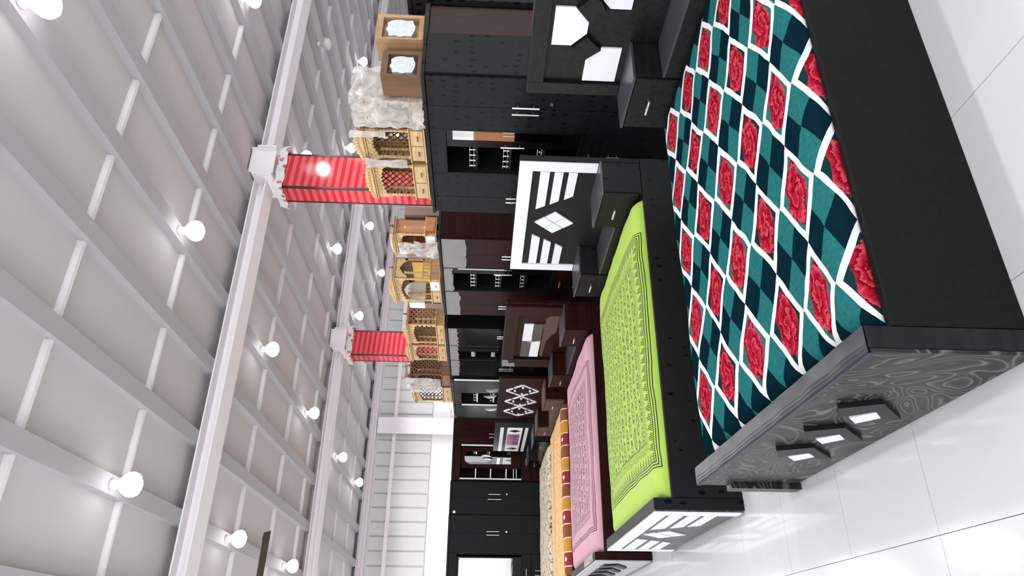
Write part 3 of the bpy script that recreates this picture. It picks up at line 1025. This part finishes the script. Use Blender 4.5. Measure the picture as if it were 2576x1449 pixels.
# ---- bed 4: orange bedspread
y0, y1 = 8.51, 10.14
t, fb = bed('dark double bed with three white diamonds on the headboard and orange spread', y0, y1, 'maroon', 'maroon', 'maroon_v', .41, .495,
            ('maroon', 'brown_paper', 'brown_paper'))
g0 = 8.95
for k in range(3):
    c = 8.96 + .44 * k
    for (p, q) in (((c - .225, .955), (c, 1.165)), ((c, 1.165), (c + .2, .955)), ((c - .225, .955), (c, .735)), ((c, .735), (c + .2, .955))):
        dx, dz = q[0] - p[0], q[1] - p[1]
        L = math.hypot(dx, dz)
        nx, nz = -dz / L * .014, dx / L * .014
        for f0, f1 in ((0.02, .5), (.6, .98)):
            a = (p[0] + dx * f0, p[1] + dz * f0)
            b = (p[0] + dx * f1, p[1] + dz * f1)
            part('white_trim', G().prism([(a[0] - nx, a[1] - nz), (b[0] - nx, b[1] - nz), (b[0] + nx, b[1] + nz), (a[0] + nx, a[1] + nz)], HF, -.012, -.001), 'white_lam', t)
    for (u, v) in ((c - .13, .95), (c - .01, 1.05), (c - .01, .85), (c + .12, .95)):
        part('white_stud', G().prism([(u + .026 * math.cos(i * math.pi / 4), v + .016 * math.sin(i * math.pi / 4)) for i in range(8)], HF, -.016, -.001), 'white_lam', t)
mattress('mattress under an orange spread edged with red and yellow hexagons', y0 + .037, y1 - .037, .478, mat_orange(y0 + .0), seed=4)

# ---- bed 5: cream floral bedspread
y0, y1 = 10.45, 12.08
t, fb = bed('black double bed with purple picture panel in its headboard, farthest in the row', y0, y1, 'black_grain', 'black_grain', 'black_grain_v', .41, .495,
            ('black_grain', 'topgrey', 'gloss_black'))
for (a0, a1, b0, b1) in ((10.68, 12.06, 1.13, 1.185), (10.68, 12.06, .75, .80)):
    part('pale_strip', fnew(HF, a0, a1, b0, b1, -.01, -.001), 'white_lam', t)
part('picture_mount', fnew(HF, 10.68, 12.06, .84, 1.075, -.008, -.001), 'white_card', t)
part('flower_picture', fnew(HF, 11.02, 11.66, .87, 1.065, -.011, -.008), 'pink_print', t, 'purple and pink flower print')
for c in (10.84, 11.88):
    part('black_diamond', G().prism([(c - .07, .957), (c, 1.05), (c + .07, .957), (c, .865)], HF, -.011, -.008), 'black', t)
mattress('mattress under a cream floral spread, farthest in the row', y0 + .037, y1 - .037, .478, mat_cream(), seed=5)


# ------------------------------------------------------------------ wardrobes
def ragged(a0, a1, b0, b1, seed, n=12, amp=.02):
    r = random.Random(seed)
    pts = [(a0, b1)]
    for i in range(n + 1):
        pts.append((a0 + (a1 - a0) * i / n, b0 + amp * (r.random() - .5) * 2))
    pts.append((a1, b1))
    return pts


def rail_row(g, fn, a0, a1, b, d):
    n = 4
    for i in range(n):
        a = a0 + (a1 - a0) * (i + .5) / n
        g.tube(fn(a, b, d), fn(a, b + .05, d), .0055, 6)
        g.blob(fn(a, b + .026, d), .010, 6)
    g.tube(fn(a0, b + .045, d), fn(a1, b + .045, d), .003, 6)
    g.tube(fn(a0, b + .012, d), fn(a1, b + .012, d), .003, 6)
    return g


def wardrobe(label, fn, a0, a1, H, depth, body, front, sects, top=None, plinth=.08, origin_fn=None):
    base = fn((a0 + a1) / 2, 0, depth / 2)
    t = thing('wardrobe', label, 'wardrobe', base, 'wardrobes along the walls')
    g = G()
    fbox(g, fn, a0, a0 + .02, 0, H - .03, .021, depth)
    fbox(g, fn, a1 - .02, a1, 0, H - .03, .021, depth)
    fbox(g, fn, a0 + .02, a1 - .02, 0, H - .03, depth - .02, depth)
    fbox(g, fn, a0 + .02, a1 - .02, 0, plinth, .03, depth - .02)
    fbox(g, fn, a0 + .02, a1 - .02, H - .06, H - .03, .021, depth - .02)
    part('carcass', g, body, t)
    part('cornice', fnew(fn, a0 - .004, a1 + .004, H - .028, H, -.015, depth), top or body, t, bevel=.004)
    for s in sects:
        kind = s[0]
        if kind == 'doors':
            _, u0, u1, hs = s[:4]
            cols = s[4] if len(s) > 4 else [(u0 + u1) / 2]
            edges = [u0] + cols + [u1]
            for i in range(len(edges) - 1):
                dmat = s[5] if len(s) > 5 else front
                d = part('door', fnew(fn, edges[i] + .002, edges[i + 1] - .002, plinth, H - .032, 0, .02), dmat, t)
                for (ha, h0, h1) in hs:
                    if edges[i] <= ha < edges[i + 1]:
                        part('door_handle', handle_bar(G(), fn, ha, h0, h1), 'silver', d)
        elif kind == 'niche':
            _, u0, u1, o = s
            b0, b1 = o.get('z', (.77, 1.83))
            part('header', fnew(fn, u0 + .002, u1 - .002, b1, H - .032, 0, .02), front, t)
            g = G()
            fbox(g, fn, u0 + .001, u0 + .016, b0, b1, .0, depth - .022)
            fbox(g, fn, u1 - .016, u1 - .001, b0, b1, .0, depth - .022)
            fbox(g, fn, u0 + .016, u1 - .016, b0 - .02, b0, .0, depth - .022)
            fbox(g, fn, u0 + .016, u1 - .016, b1, b1 + .02, .021, depth - .022)
            part('niche_lining', g, 'black', t)
            if 'mirror' in o:
                m0, m1, mz0, mz1 = o['mirror']
                fm = part('mirror_door', fnew(fn, m0 - .01, m1 + o.get('stile', .09), b0 + .003, b1 - .003, .03, .045), o.get('door_mat', 'gloss_black'), t)
                part('mirror', fnew(fn, m0, m1, mz0, mz1, .026, .0299), 'mirror', fm, 'mirror glass')
                if 'mh' in o:
                    part('door_handle', handle_bar(G(), lambda a, b, d: fn(a, b, d + .03), o['mh'][0], o['mh'][1], o['mh'][2]), 'silver', fm)
            for z in o.get('shelves', ()):
                sh = part('shelf', fnew(fn, o['sx'][0], o['sx'][1], z - .018, z, .035, depth - .025), o.get('shelf_mat', 'black'), t)
                if o.get('rails', True):
                    part('shelf_rail', rail_row(G(), fn, o['sx'][0] + .01, o['sx'][1] - .01, z + .001, .045), 'silver', sh)
            # drawer and low doors below the niche
            dz = o.get('dz', .61)
            dr = part('drawer', fnew(fn, u0 + .002, u1 - .002, dz + .003, b0 - .022, 0, .02), front, t)
            um = (u0 + u1) / 2
            part('drawer_handle', handle_h(G(), fn, um - .05, um + .06, (dz + b0) / 2), 'silver', dr)
            for (v0, v1, ha) in ((u0, um, um - .035), (um, u1, um + .035)):
                d = part('low_door', fnew(fn, v0 + .002, v1 - .002, plinth, dz - .003, 0, .02), front, t)
                part('door_handle', handle_bar(G(), fn, ha, dz - .17, dz - .06), 'silver', d)
            if 'strips' in o:
                for (a_0, a_1, b_0, b_1) in o['strips']:
                    part('white_strip', fnew(fn, a_0, a_1, b_0, b_1, -.006, -.0005), 'white_strip', t)
    return t


XW = 3.6
F = RX(XW)
# W1 black embossed
t = wardrobe('large black embossed wardrobe nearest the camera, behind the green bed', F, 3.68, 5.40, 1.985, .40, 'dot_black', 'dot_front', [
    ('doors', 3.70, 4.26, [(3.965, 1.13, 1.33), (4.035, 1.13, 1.33)], [4.0]),
    ('niche', 4.26, 4.82, {'mirror': (4.275, 4.41, .93, 1.78), 'stile': .09, 'mh': (4.46, 1.21, 1.40), 'shelves': (1.60, 1.325, 1.05), 'sx': (4.505, 4.802)}),
    ('doors', 4.82, 5.395, [(5.12, 1.13, 1.33), (5.18, 1.13, 1.33)], [5.15]),
], 'dot_black')
g = G()
g.tube(F(3.94, 1.04, 0), F(3.94, 1.04, -.012), .012, 10)
part('door_lock', g, 'silver', t)
# W2 maroon with film
t = wardrobe('maroon wardrobe with grey film left on its top edge, second in the row', F, 5.86, 7.58, 1.965, .40, 'maroon', 'maroon_v', [
    ('doors', 5.865, 6.44, [(6.13, 1.13, 1.33), (6.19, 1.13, 1.33)], [6.16]),
    ('niche', 6.44, 6.97, {'mirror': (6.455, 6.52, .93, 1.78), 'stile': .09, 'mh': (6.57, 1.21, 1.40), 'shelves': (1.60, 1.33, 1.06), 'sx': (6.615, 6.952)}),
    ('doors', 6.97, 7.575, [(7.27, 1.13, 1.33), (7.33, 1.13, 1.33)], [7.30]),
], 'black_grain')
for k, (a, b, z) in enumerate(((5.87, 6.43, 1.69), (6.45, 6.96, 1.835), (6.98, 7.57, 1.77))):
    part('film_sheet', G().prism(ragged(a, b, z, 1.93, k, 10, .012), F, -.006, -.003), 'film', t, 'grey protective film')
g = G()
for k, (u, z) in enumerate(((6.2, .75), (7.08, .80))):
    pass
# W3 glossy black with film
t = wardrobe('glossy black wardrobe with three pieces of grey film on top', F, 7.96, 9.62, 1.965, .40, 'gloss_black', 'gloss_black', [
    ('doors', 7.965, 8.51, [(8.13, 1.12, 1.32), (8.19, 1.12, 1.32)], [8.16]),
    ('niche', 8.51, 9.02, {'mirror': (8.53, 8.74, .93, 1.74), 'stile': .05, 'shelves': (1.60, 1.33), 'sx': (8.80, 9.0)}),
    ('doors', 9.02, 9.615, [(9.25, 1.06, 1.26), (9.32, 1.06, 1.26)], [9.285]),
], 'black_grain')
for k, (a, b, z) in enumerate(((7.97, 8.50, 1.815), (8.52, 9.01, 1.82), (9.03, 9.61, 1.815))):
    part('film_sheet', G().prism(ragged(a, b, z, 1.93, k + 20, 16, .014), F, -.006, -.003), 'film', t, 'grey protective film')
# W4 smoky grey with white strips
t = wardrobe('smoky dark grey wardrobe with white-edged open shelves, last in the side row', F, 9.76, 11.64, 1.945, .40, 'black_grain', 'smoke', [
    ('doors', 9.80, 10.36, [], []),
    ('niche', 10.36, 10.93, {'z': (.95, 1.81), 'dz': .62, 'shelves': (1.57, 1.31), 'sx': (10.38, 10.91), 'shelf_mat': 'white_strip',
                             'strips': [(10.90, 10.955, .95, 1.81)]}),
    ('doors', 10.95, 11.635, [], []),
], 'smoke')
part('white_strip', fnew(F, 9.765, 9.80, 1.10, 1.90, -.012, .0), 'white_strip', t)
for (a, z) in ((10.15, 1.33), (10.42, 1.36), (11.05, 1.33)):
    part('leaf_pull', G().prism([(a, z - .10), (a + .10, z - .06), (a + .13, z + .02), (a + .06, z + .10), (a + .05, z + .01)], F, -.022, -.001), 'silver', t)
# behind W1: brown and tall black
Y1 = RY(3.70)
t = thing('wardrobe', 'glossy brown wardrobe end showing behind the nearest black wardrobe', 'wardrobe', (4.16, 3.95, 0), 'wardrobes along the walls')
part('side_panel', G().box(4.01, 3.70, 0, 4.30, 4.25, 1.955), 'brown_gloss', t, bevel=.004)
part('cornice', G().box(4.005, 3.685, 1.956, 4.31, 4.26, 1.99), 'black_grain_v', t)
part('edge_strip', G().box(4.002, 3.69, .0, 4.009, 3.70, 1.955), 'white_strip', t)
t = thing('wardrobe', 'tall black wardrobe at the photo edge beyond the brown wardrobe end', 'wardrobe', (4.6, 3.95, 0), 'wardrobes along the walls')
part('side_panel', G().box(4.325, 3.66, 0, 4.9, 4.25, 2.10), 'dot_black', t, bevel=.004)
part('cornice', G().box(4.315, 3.65, 2.102, 4.91, 4.26, 2.13), 'black_grain_v', t)

# brown wardrobe across the aisle; in the photo it only shows in the narrow mirror
t = thing('wardrobe', 'warm brown wardrobe across the aisle, seen only in the narrow mirror', 'wardrobe', (-2.45, 11.9, 0), 'wardrobes along the walls')
part('carcass', G().box(-2.7, 10.6, 0, -2.221, 13.2, 1.80), 'woodO', t, bevel=.004)
for k in range(4):
    d = part('door', G().box(-2.22, 10.61 + k * .647, .08, -2.20, 11.25 + k * .647, 1.78), 'woodO', t)
    hx = 11.2 + k * .647 if k % 2 == 0 else 10.66 + k * .647
    part('door_handle', G().tube((-2.17, hx, .95), (-2.17, hx, 1.2), .008, 8).tube((-2.2, hx, 1.0), (-2.17, hx, 1.0), .006, 6).tube((-2.2, hx, 1.15), (-2.17, hx, 1.15), .006, 6), 'silver', d)

# far wall row (faces the camera)
YF = 12.25
F2 = RY(YF)
K = YF / 12.0
def kx(x):
    return x * K
t = wardrobe('dark maroon wardrobe on the far side with round-topped mirror and white shelf strips', F2, kx(2.63), kx(3.72), 1.975, .42, 'maroon', 'maroon_v', [
    ('doors', kx(3.25), kx(3.715), [(kx(3.36), 1.14, 1.34), (kx(3.42), 1.14, 1.34)], [kx(3.39)]),
    ('niche', kx(2.635), kx(3.25), {'z': (.77, 1.83), 'shelves': (1.57, 1.31, 1.04), 'sx': (kx(2.66), kx(2.84)), 'shelf_mat': 'white_strip', 'rails': False,
                                   'strips': [(kx(3.215), kx(3.24), 1.0, 1.82), (kx(2.65), kx(2.67), .77, 1.83)]}),
], 'black_grain_v')
part('mirror_board', fnew(F2, kx(2.85), kx(3.21), .78, 1.82, .05, .07), 'maroon_v', t)
mp = [(kx(2.92), .95), (kx(3.13), .95)] + [(kx(3.025) + kx(.105) * math.cos(a), 1.66 + .10 * math.sin(a)) for a in [math.pi * i / 10 for i in range(11)]]
part('arched_mirror', G().prism(mp, F2, .044, .0495), 'mirror', t, 'round-topped mirror')
for z in (.85, .90):
    part('white_rail', fnew(F2, kx(2.66), kx(2.84), z, z + .012, .03, .04), 'white_strip', t)
t = wardrobe('plain black two-door wardrobe on the far side with white tag on top', F2, kx(2.085), kx(2.615), 1.985, .42, 'black_grain_v', 'dot_front', [
    ('doors', kx(2.09), kx(2.61), [(kx(2.40), 1.13, 1.33), (kx(2.32), 1.11, 1.34)], [kx(2.35)]),
], 'black_grain_v')
part('white_tag', fnew(F2, kx(2.095), kx(2.135), 1.88, 1.92, -.004, -.001), 'white_card', t, 'small white tag')
g = G()
g.tube(F2(kx(2.41), 1.02, 0), F2(kx(2.41), 1.02, -.012), .016, 10)
part('door_lock', g, 'silver', t)
t = wardrobe('black far-side wardrobe with large bright mirror beside two plain doors', F2, kx(.55), kx(2.07), 1.99, .42, 'black_grain_v', 'dot_front', [
    ('doors', kx(1.48), kx(2.06), [(kx(1.81), 1.14, 1.35), (kx(1.755), 1.14, 1.35)], [kx(1.785)]),
    ('niche', kx(.90), kx(1.48), {'z': (.77, 1.83), 'mirror': (kx(.96), kx(1.41), .91, 1.79), 'stile': .02, 'door_mat': 'black_grain_v'}),
    ('doors', kx(.555), kx(.90), [], []),
], 'black_grain_v')
g = G()
g.tube(F2(kx(1.81), 1.02, 0), F2(kx(1.81), 1.02, -.012), .016, 10)
part('door_lock', g, 'silver', t)


# ------------------------------------------------------------------ shrines and cartons on the wardrobe tops
def crumple(a0, a1, b0, b1, d0, d1, fn, seed, amp=.02, n=10, faces='ftlr'):
    """creased plastic round a box: f = front, t = top, l / r = ends, b = back"""
    g = G()

    def grid(p):
        b = len(g.v)
        for i in range(n + 1):
            for k in range(n + 1):
                a, h, d = p(i / n, k / n)
                w = amp * (noise.noise(Vector((a * 9 + seed, h * 9, d * 9))) + .6 * noise.noise(Vector((a * 23, h * 23 + seed, d * 23))))
                w2 = amp * noise.noise(Vector((a * 13, h * 11, d * 9 + seed * 3)))
                g.v.append(fn(a + w2 * .7, max(b0 + .001, h + abs(w) * .8), d - abs(w) * .9))
        for i in range(n):
            for k in range(n):
                q = b + i * (n + 1) + k
                g.f.append((q, q + n + 1, q + n + 2, q + 1))
    L = lambda u, v, s: u + (v - u) * s
    if 'f' in faces:
        grid(lambda s, r: (L(a0, a1, s), L(b0, b1, r), d0))
    if 't' in faces:
        grid(lambda s, r: (L(a0, a1, s), b1, L(d0, d1, r)))
    if 'l' in faces:
        grid(lambda s, r: (a0, L(b0, b1, r), L(d0, d1, s)))
    if 'r' in faces:
        grid(lambda s, r: (a1, L(b0, b1, r), L(d0, d1, s)))
    return g


def lattice(fn, a0, a1, b0, b1, d0, d1, step, w):
    """diagonal bars filling a rectangle"""
    g = G()
    W, H = a1 - a0, b1 - b0
    for sgn in (1, -1):
        k = -int(H / step) - 1
        while k * step < W:
            s = k * step
            # line a = s + t, b = t  (t 0..H) clipped
            t0, t1 = max(0, -s), min(H, W - s)
            if t1 - t0 > .01:
                p = [(s + t0, t0), (s + t1, t1)]
                if sgn < 0:
                    p = [(W - a, b) for a, b in p]
                (x0_, y0_), (x1_, y1_) = p
                L = math.hypot(x1_ - x0_, y1_ - y0_)
                nx, ny = -(y1_ - y0_) / L * w / 2, (x1_ - x0_) / L * w / 2
                pts = [(a0 + x0_ - nx, b0 + y0_ - ny), (a0 + x1_ - nx, b0 + y1_ - ny), (a0 + x1_ + nx, b0 + y1_ + ny), (a0 + x0_ + nx, b0 + y0_ + ny)]
                pts = [(min(a1, max(a0, a)), min(b1, max(b0, b))) for a, b in pts]
                g.prism(pts, fn, d0, d1)
            k += 1
    fbox(g, fn, a0, a1, b0, b0 + w, d0, d1)
    fbox(g, fn, a0, a1, b1 - w, b1, d0, d1)
    fbox(g, fn, a0, a0 + w, b0, b1, d0, d1)
    fbox(g, fn, a1 - w, a1, b0, b1, d0, d1)
    return g


def side_fn(y, sgn):
    """frame of a side panel lying in an XZ plane: a = X"""
    return lambda a, b, d: (a, y + sgn * d, b)


def shrine(label, xf, y0, y1, z0, z1, depth=.34, wood='woodL', dark='woodM', base_h=.125, side='lattice', inner=None, drawers=2, crest_h=.09, tag=False):
    t = thing('home_temple', label, 'wooden temple', (xf + depth / 2, (y0 + y1) / 2, z0), 'wooden home temples on the wardrobes')
    f = RX(xf)
    W = y1 - y0
    bz = z0 + base_h
    tz = z1 - crest_h
    ins = .035
    for (u, v) in ((y0 + .03, .03), (y1 - .06, .03), (y0 + .03, depth - .06), (y1 - .06, depth - .06)):
        part('foot', fnew(f, u, u + .03, z0, z0 + .015, v, v + .03), 'woodD', t)
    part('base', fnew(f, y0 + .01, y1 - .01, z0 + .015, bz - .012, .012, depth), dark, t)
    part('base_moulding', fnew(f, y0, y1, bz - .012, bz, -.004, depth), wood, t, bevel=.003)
    part('base_moulding', fnew(f, y0, y1, z0 + .015, z0 + .027, -.004, depth), wood, t, bevel=.003)
    dw = (W - .04) / drawers
    for i in range(drawers):
        a = y0 + .02 + dw * i
        d = part('drawer', fnew(f, a + .006, a + dw - .006, z0 + .034, bz - .018, .001, .012), wood, t)
        part('drawer_pull', fnew(f, a + dw / 2 - .028, a + dw / 2 + .028, (z0 + bz) / 2 - .004, (z0 + bz) / 2 + .008, -.008, .001), 'woodD', d)
    # sides and back
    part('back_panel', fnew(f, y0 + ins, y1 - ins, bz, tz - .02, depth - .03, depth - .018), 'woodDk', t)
    oz = bz + (tz - bz) * .70
    for ys, sg in ((y0 + ins, 1), (y1 - ins - .012, 1)):
        fs = side_fn(ys, 1)
        if side == 'lattice':
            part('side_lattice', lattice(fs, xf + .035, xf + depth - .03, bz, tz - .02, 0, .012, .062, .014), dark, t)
        elif side == 'open':
            xa, xb = xf + .035, xf + depth - .03
            g = G()
            for u in range(5):
                xx = xa + .03 + (xb - xa - .06) * u / 4
                g.tube((xx, ys + .006, bz), (xx, ys + .006, bz + .07), .006, 6)
            fbox(g, fs, xa, xb, bz + .07, bz + .082, 0, .012)
            part('side_railing', g, dark, t)
            pts = [(xa, tz - .02), (xa, oz - .03)]
            for u in range(13):
                q = u / 12
                pts.append((xa + .02 + (xb - xa - .04) * q, oz - .03 + .075 * math.sin(math.pi * q) + .01 * abs(math.sin(q * 3 * math.pi))))
            pts += [(xb, oz - .03), (xb, tz - .02)]
            part('side_arch', G().prism(pts, fs, 0, .012), wood, t)
            part('side_post', fnew(fs, xb - .02, xb, bz, oz, 0, .012), dark, t)
        else:
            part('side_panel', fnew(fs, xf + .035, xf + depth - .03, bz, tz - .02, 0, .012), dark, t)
    # pillars with rings
    for ya in (y0 + ins + .012, y1 - ins - .012):
        for xa in (xf + .02, xf + .10):
            pr = [(.017, bz), (.017, bz + .02), (.010, bz + .026)]
            n = 7
            for i in range(n):
                zc = bz + .03 + (oz - bz - .06) * i / n
                h = (oz - bz - .06) / n
                pr += [(.014, zc + h * .2), (.014, zc + h * .7), (.010, zc + h * .9)]
            pr += [(.017, oz - .02), (.017, oz)]
            part('pillar', G().lathe(xa, ya, pr, 8), wood, t)
    # scalloped arch
    pts = [(y0 + ins - .01, tz - .02), (y0 + ins - .01, oz)]
    n = 7
    u0, u1 = y0 + ins + .03, y1 - ins - .03
    for i in range(n):
        for s in (0, .25, .5, .75):
            q = (i + s) / n
            arch = math.sin(math.pi * q) * .5 * (tz - .04 - oz)
            pts.append((u0 + (u1 - u0) * q, oz + arch + .016 * abs(math.sin(math.pi * s)) - .004))
    pts += [(u1, oz), (y1 - ins + .01, oz), (y1 - ins + .01, tz - .02)]
    ar = part('arch_panel', G().prism(pts, f, .006, .022), wood, t)
    g = G()
    rnd = random.Random(int(y0 * 100))
    for i in range(9):
        q = (i + .5) / 9
        g.blob(f(u0 + (u1 - u0) * q, oz + (tz - oz) * .62 + .012 * math.sin(i * 2.4), .006), .019, 6, (.5, 1, .8))
        g.blob(f(u0 + (u1 - u0) * q, oz + (tz - oz) * .36 + .016 * math.sin(math.pi * q), .006), .012, 5, (.5, 1, 1))
    part('carving', g, wood, ar)['kind'] = 'stuff'
    # cornice and crest
    part('cornice', fnew(f, y0 + .008, y1 - .008, tz - .02, tz - .006, -.012, depth), wood, t, bevel=.003)
    part('cornice', fnew(f, y0 - .004, y1 + .004, tz - .006, tz + .004, -.02, depth + .0), dark, t, bevel=.003)
    pts = [(y0 + .01, tz + .004)]
    n = 22
    for i in range(n + 1):
        q = i / n
        env = .30 + .70 * math.sin(math.pi * q) ** .8
        pts.append((y0 + .01 + (W - .02) * q, tz + .004 + (crest_h - .008) * env * (.84 + .16 * math.cos(i * 2.2))))
    pts.append((y1 - .01, tz + .004))
    cr = part('crest', G().prism(pts, f, .0, .018), wood, t)
    g = G()
    for i in range(11):
        q = (i + .5) / 11
        env = .30 + .70 * math.sin(math.pi * q) ** .8
        g.blob(f(y0 + .02 + (W - .04) * q, tz + .008 + crest_h * env * .45, .0), .018, 6, (.55, 1, 1.1))
    part('carving', g, wood, cr)['kind'] = 'stuff'
    for ya in (y0 + .03, y1 - .03):
        part('finial', G().lathe(xf + depth * .5, ya, [(.012, tz + .004), (.018, tz + .02), (.007, tz + .035), (.012, tz + .045), (.002, tz + .062)], 8), 'woodD', t)
    if inner:
        part('inner_panel', fnew(f, y0 + ins + .03, y1 - ins - .03, bz + .01, bz + (oz - bz) * .75, depth - .06, depth - .05), inner, t)
    if tag:
        part('paper_tag', fnew(f, y0 + W * .1, y0 + W * .42, z0 + .03, bz - .01, -.006, -.001), 'white_card', t)
    return t


def wrap(t, name, g, mat='wrap', label=None):
    return part(name, g, mat, t, label, smooth=True)


def carton(label, x0, x1, y0, y1, z0, z1, mat, window=True, wmat='wrap_thick', seed=1):
    """wrapped boxed temple: board body, cut-out showing packing, thin wrap round it"""
    t = thing('wrapped_carton', label, 'carton', ((x0 + x1) / 2, (y0 + y1) / 2, z0), 'wrapped cartons on the wardrobes')
    body = G()
    if window:
        body.box(x0, y0 + .06, z0, x1, y1, z1)
        body.box(x0, y0, z0, x0 + .012, y0 + .06, z1).box(x1 - .03, y0, z0, x1, y0 + .06, z1)
        body.box(x0 + .012, y0, z0, x1 - .03, y0 + .06, z0 + .035).box(x0 + .012, y0, z1 - .045, x1 - .03, y0 + .06, z1)
    else:
        body.box(x0, y0, z0, x1, y1, z1)
    part('board_body', body, mat, t)
    if window:
        fs = side_fn(y0, 1)
        outl = []
        n = 18
        cxm, czm = (x0 + x1 - .018) / 2, (z0 + z1) / 2 - .005
        for i in range(n):
            a = 2 * math.pi * i / n
            rr = 1 + .08 * math.sin(i * 2.9)
            ca, sa = math.cos(a), math.sin(a)
            sc = 1 / max(abs(ca), abs(sa)) ** .6
            outl.append((cxm + ca * sc * rr * (x1 - x0) * .34, czm + sa * sc * rr * (z1 - z0) * .30))
        part('packing', G().prism(outl, fs, .004, .05), 'packing', t, 'whitish crumpled packing')
    wrap(t, 'clear_wrap', crumple(y0 - .008, y1 + .004, z0 + .003, z1 + .006, x0 - .012, x1, lambda a, b, d: (d, a, b), seed, .012, 12, 'ftl'), 'wrap_thin')
    return t


ZT = 1.987
carton('tan wrapped carton with torn packing window, at the end of the black wardrobe', 3.955, 4.20, 3.71, 3.935, 1.992, 2.335, 'card', seed=1)
carton('smaller brown wrapped carton in front of the tan carton', 3.665, 3.90, 3.775, 3.985, ZT, 2.28, 'cardD', seed=2)
# fully wrapped temple
t = shrine('home temple wholly bundled in crumpled white plastic', 3.66, 4.02, 4.30, ZT, 2.50, .32, 'woodL', 'woodM', .12, 'panel', None, 1, .07)
wrap(t, 'plastic_bundle', crumple(4.012, 4.310, ZT + .002, 2.53, 3.645, 3.98, lambda a, b, d: (d, a, b), 5, .035, 16, 'ftlr'), 'wrap_thick', 'crumpled white plastic')
t = shrine('pale carved temple half covered in plastic beside the wholly wrapped one', 3.66, 4.345, 4.77, ZT, 2.60, .32, 'woodL', 'woodM', .15, 'lattice', None, 2, .10)
wrap(t, 'plastic_scrap', crumple(4.355, 4.43, 2.30, 2.58, 3.635, 3.85, lambda a, b, d: (d, a, b), 9, .03, 8, 'ft'), 'wrap_thick', 'crumpled plastic')
wrap(t, 'plastic_scrap', crumple(4.68, 4.775, 2.16, 2.50, 3.62, 3.80, lambda a, b, d: (d, a, b), 12, .03, 8, 'ftr'), 'wrap_thick', 'crumpled plastic')
shrine('pale carved temple standing in front of the nearer red column', 3.66, 4.80, 5.31, ZT, 2.565, .32, 'woodL', 'woodM', .15, 'lattice', None, 2, .085)
ZT2 = 1.967
t = thing('wrapped_carton', 'pinkish brown wrapped panel standing behind the tied-up temple', 'carton', (3.935, 6.08, ZT2), 'wrapped cartons on the wardrobes')
part('board_body', G().box(3.885, 5.90, ZT2, 3.985, 6.26, 2.31), 'cardR', t)
wrap(t, 'clear_wrap', crumple(5.892, 6.264, ZT2 + .003, 2.318, 3.878, 3.985, lambda a, b, d: (d, a, b), 3, .006, 8, 'ftl'), 'wrap_thin')
t = shrine('orange-brown sided temple tied up in clear plastic above the maroon wardrobe', 3.66, 5.89, 6.28, ZT2, 2.45, .205, 'woodL', 'woodO', .13, 'panel', None, 1, .05, True)
part('brown_band', G().box(3.69, 5.878, 2.0, 3.85, 5.888, 2.09), 'woodO', t)
wrap(t, 'tied_plastic', crumple(5.97, 6.285, ZT2 + .002, 2.20, 3.63, 3.84, lambda a, b, d: (d, a, b), 7, .03, 12, 'ft'), 'wrap_thick', 'gathered clear plastic')
g = crumple(6.02, 6.24, 2.17, 2.36, 3.64, 3.80, lambda a, b, d: (d, a, b), 11, .03, 8, 'f')
wrap(t, 'tied_plastic', g, 'wrap', 'gathered clear plastic')
t = thing('wrapped_carton', 'pinkish brown wrapped box between two temples on the maroon wardrobe', 'carton', (3.80, 6.37, ZT2), 'wrapped cartons on the wardrobes')
part('board_body', G().box(3.70, 6.30, ZT2, 3.94, 6.44, 2.31), 'cardR', t)
wrap(t, 'clear_wrap', crumple(6.297, 6.444, ZT2 + .003, 2.318, 3.69, 3.94, lambda a, b, d: (d, a, b), 4, .008, 8, 'ftl'), 'wrap_thin')
shrine('honey wood temple with yellow inner panel above the maroon wardrobe', 3.66, 6.82, 7.42, ZT2, 2.58, .30, 'woodL', 'woodM', .135, 'open', 'yellow', 2, .075, True)
t = thing('wrapped_carton', 'half white half brown box at the end of the maroon wardrobe', 'carton', (3.80, 7.5, ZT2), 'wrapped cartons on the wardrobes')
part('board_body', G().box(3.67, 7.44, ZT2, 3.95, 7.57, 2.19), 'cardR', t)
part('white_top', G().box(3.67, 7.44, 2.191, 3.95, 7.57, 2.37), 'white_card', t)
shrine('pale carved temple with lattice end on the film-covered black wardrobe', 3.66, 8.02, 8.66, ZT2, 2.52, .31, 'woodL', 'woodM', .13, 'lattice', None, 2, .07)
shrine('narrower pale temple in front of the farther red column', 3.66, 8.69, 9.25, ZT2, 2.55, .31, 'woodL', 'woodM', .14, 'lattice', None, 2, .08)
t = shrine('brown lattice-ended temple with silvery plastic over its front', 3.66, 9.77, 10.27, 1.947, 2.60, .30, 'woodD', 'woodD', .15, 'lattice', None, 1, .05)
wrap(t, 'silvery_plastic', crumple(9.80, 10.285, 2.10, 2.62, 3.62, 3.90, lambda a, b, d: (d, a, b), 21, .03, 12, 'ft'), 'wrap_thick', 'crumpled plastic')
ZT4 = 1.947
t = shrine('last temple of the row, its open lattice bright against the white wall', 3.66, 10.32, 11.05, ZT4, 2.60, .31, 'woodL', 'woodD', .16, 'lattice', None, 2, .05)
wrap(t, 'plastic_scrap', crumple(10.33, 10.46, 2.14, 2.58, 3.63, 3.75, lambda a, b, d: (d, a, b), 25, .02, 8, 'ft'), 'wrap', 'crumpled plastic')
t = thing('plastic_scrap', 'scrap of white plastic at the end of the smoky grey wardrobe top', 'plastic scrap', (3.62, 11.5, 1.946))
wrap(t, 'crumpled_sheet', crumple(11.35, 11.62, 1.947, 1.99, 3.585, 3.70, lambda a, b, d: (d, a, b), 31, .03, 8, 'ft'), 'wrap_thick')
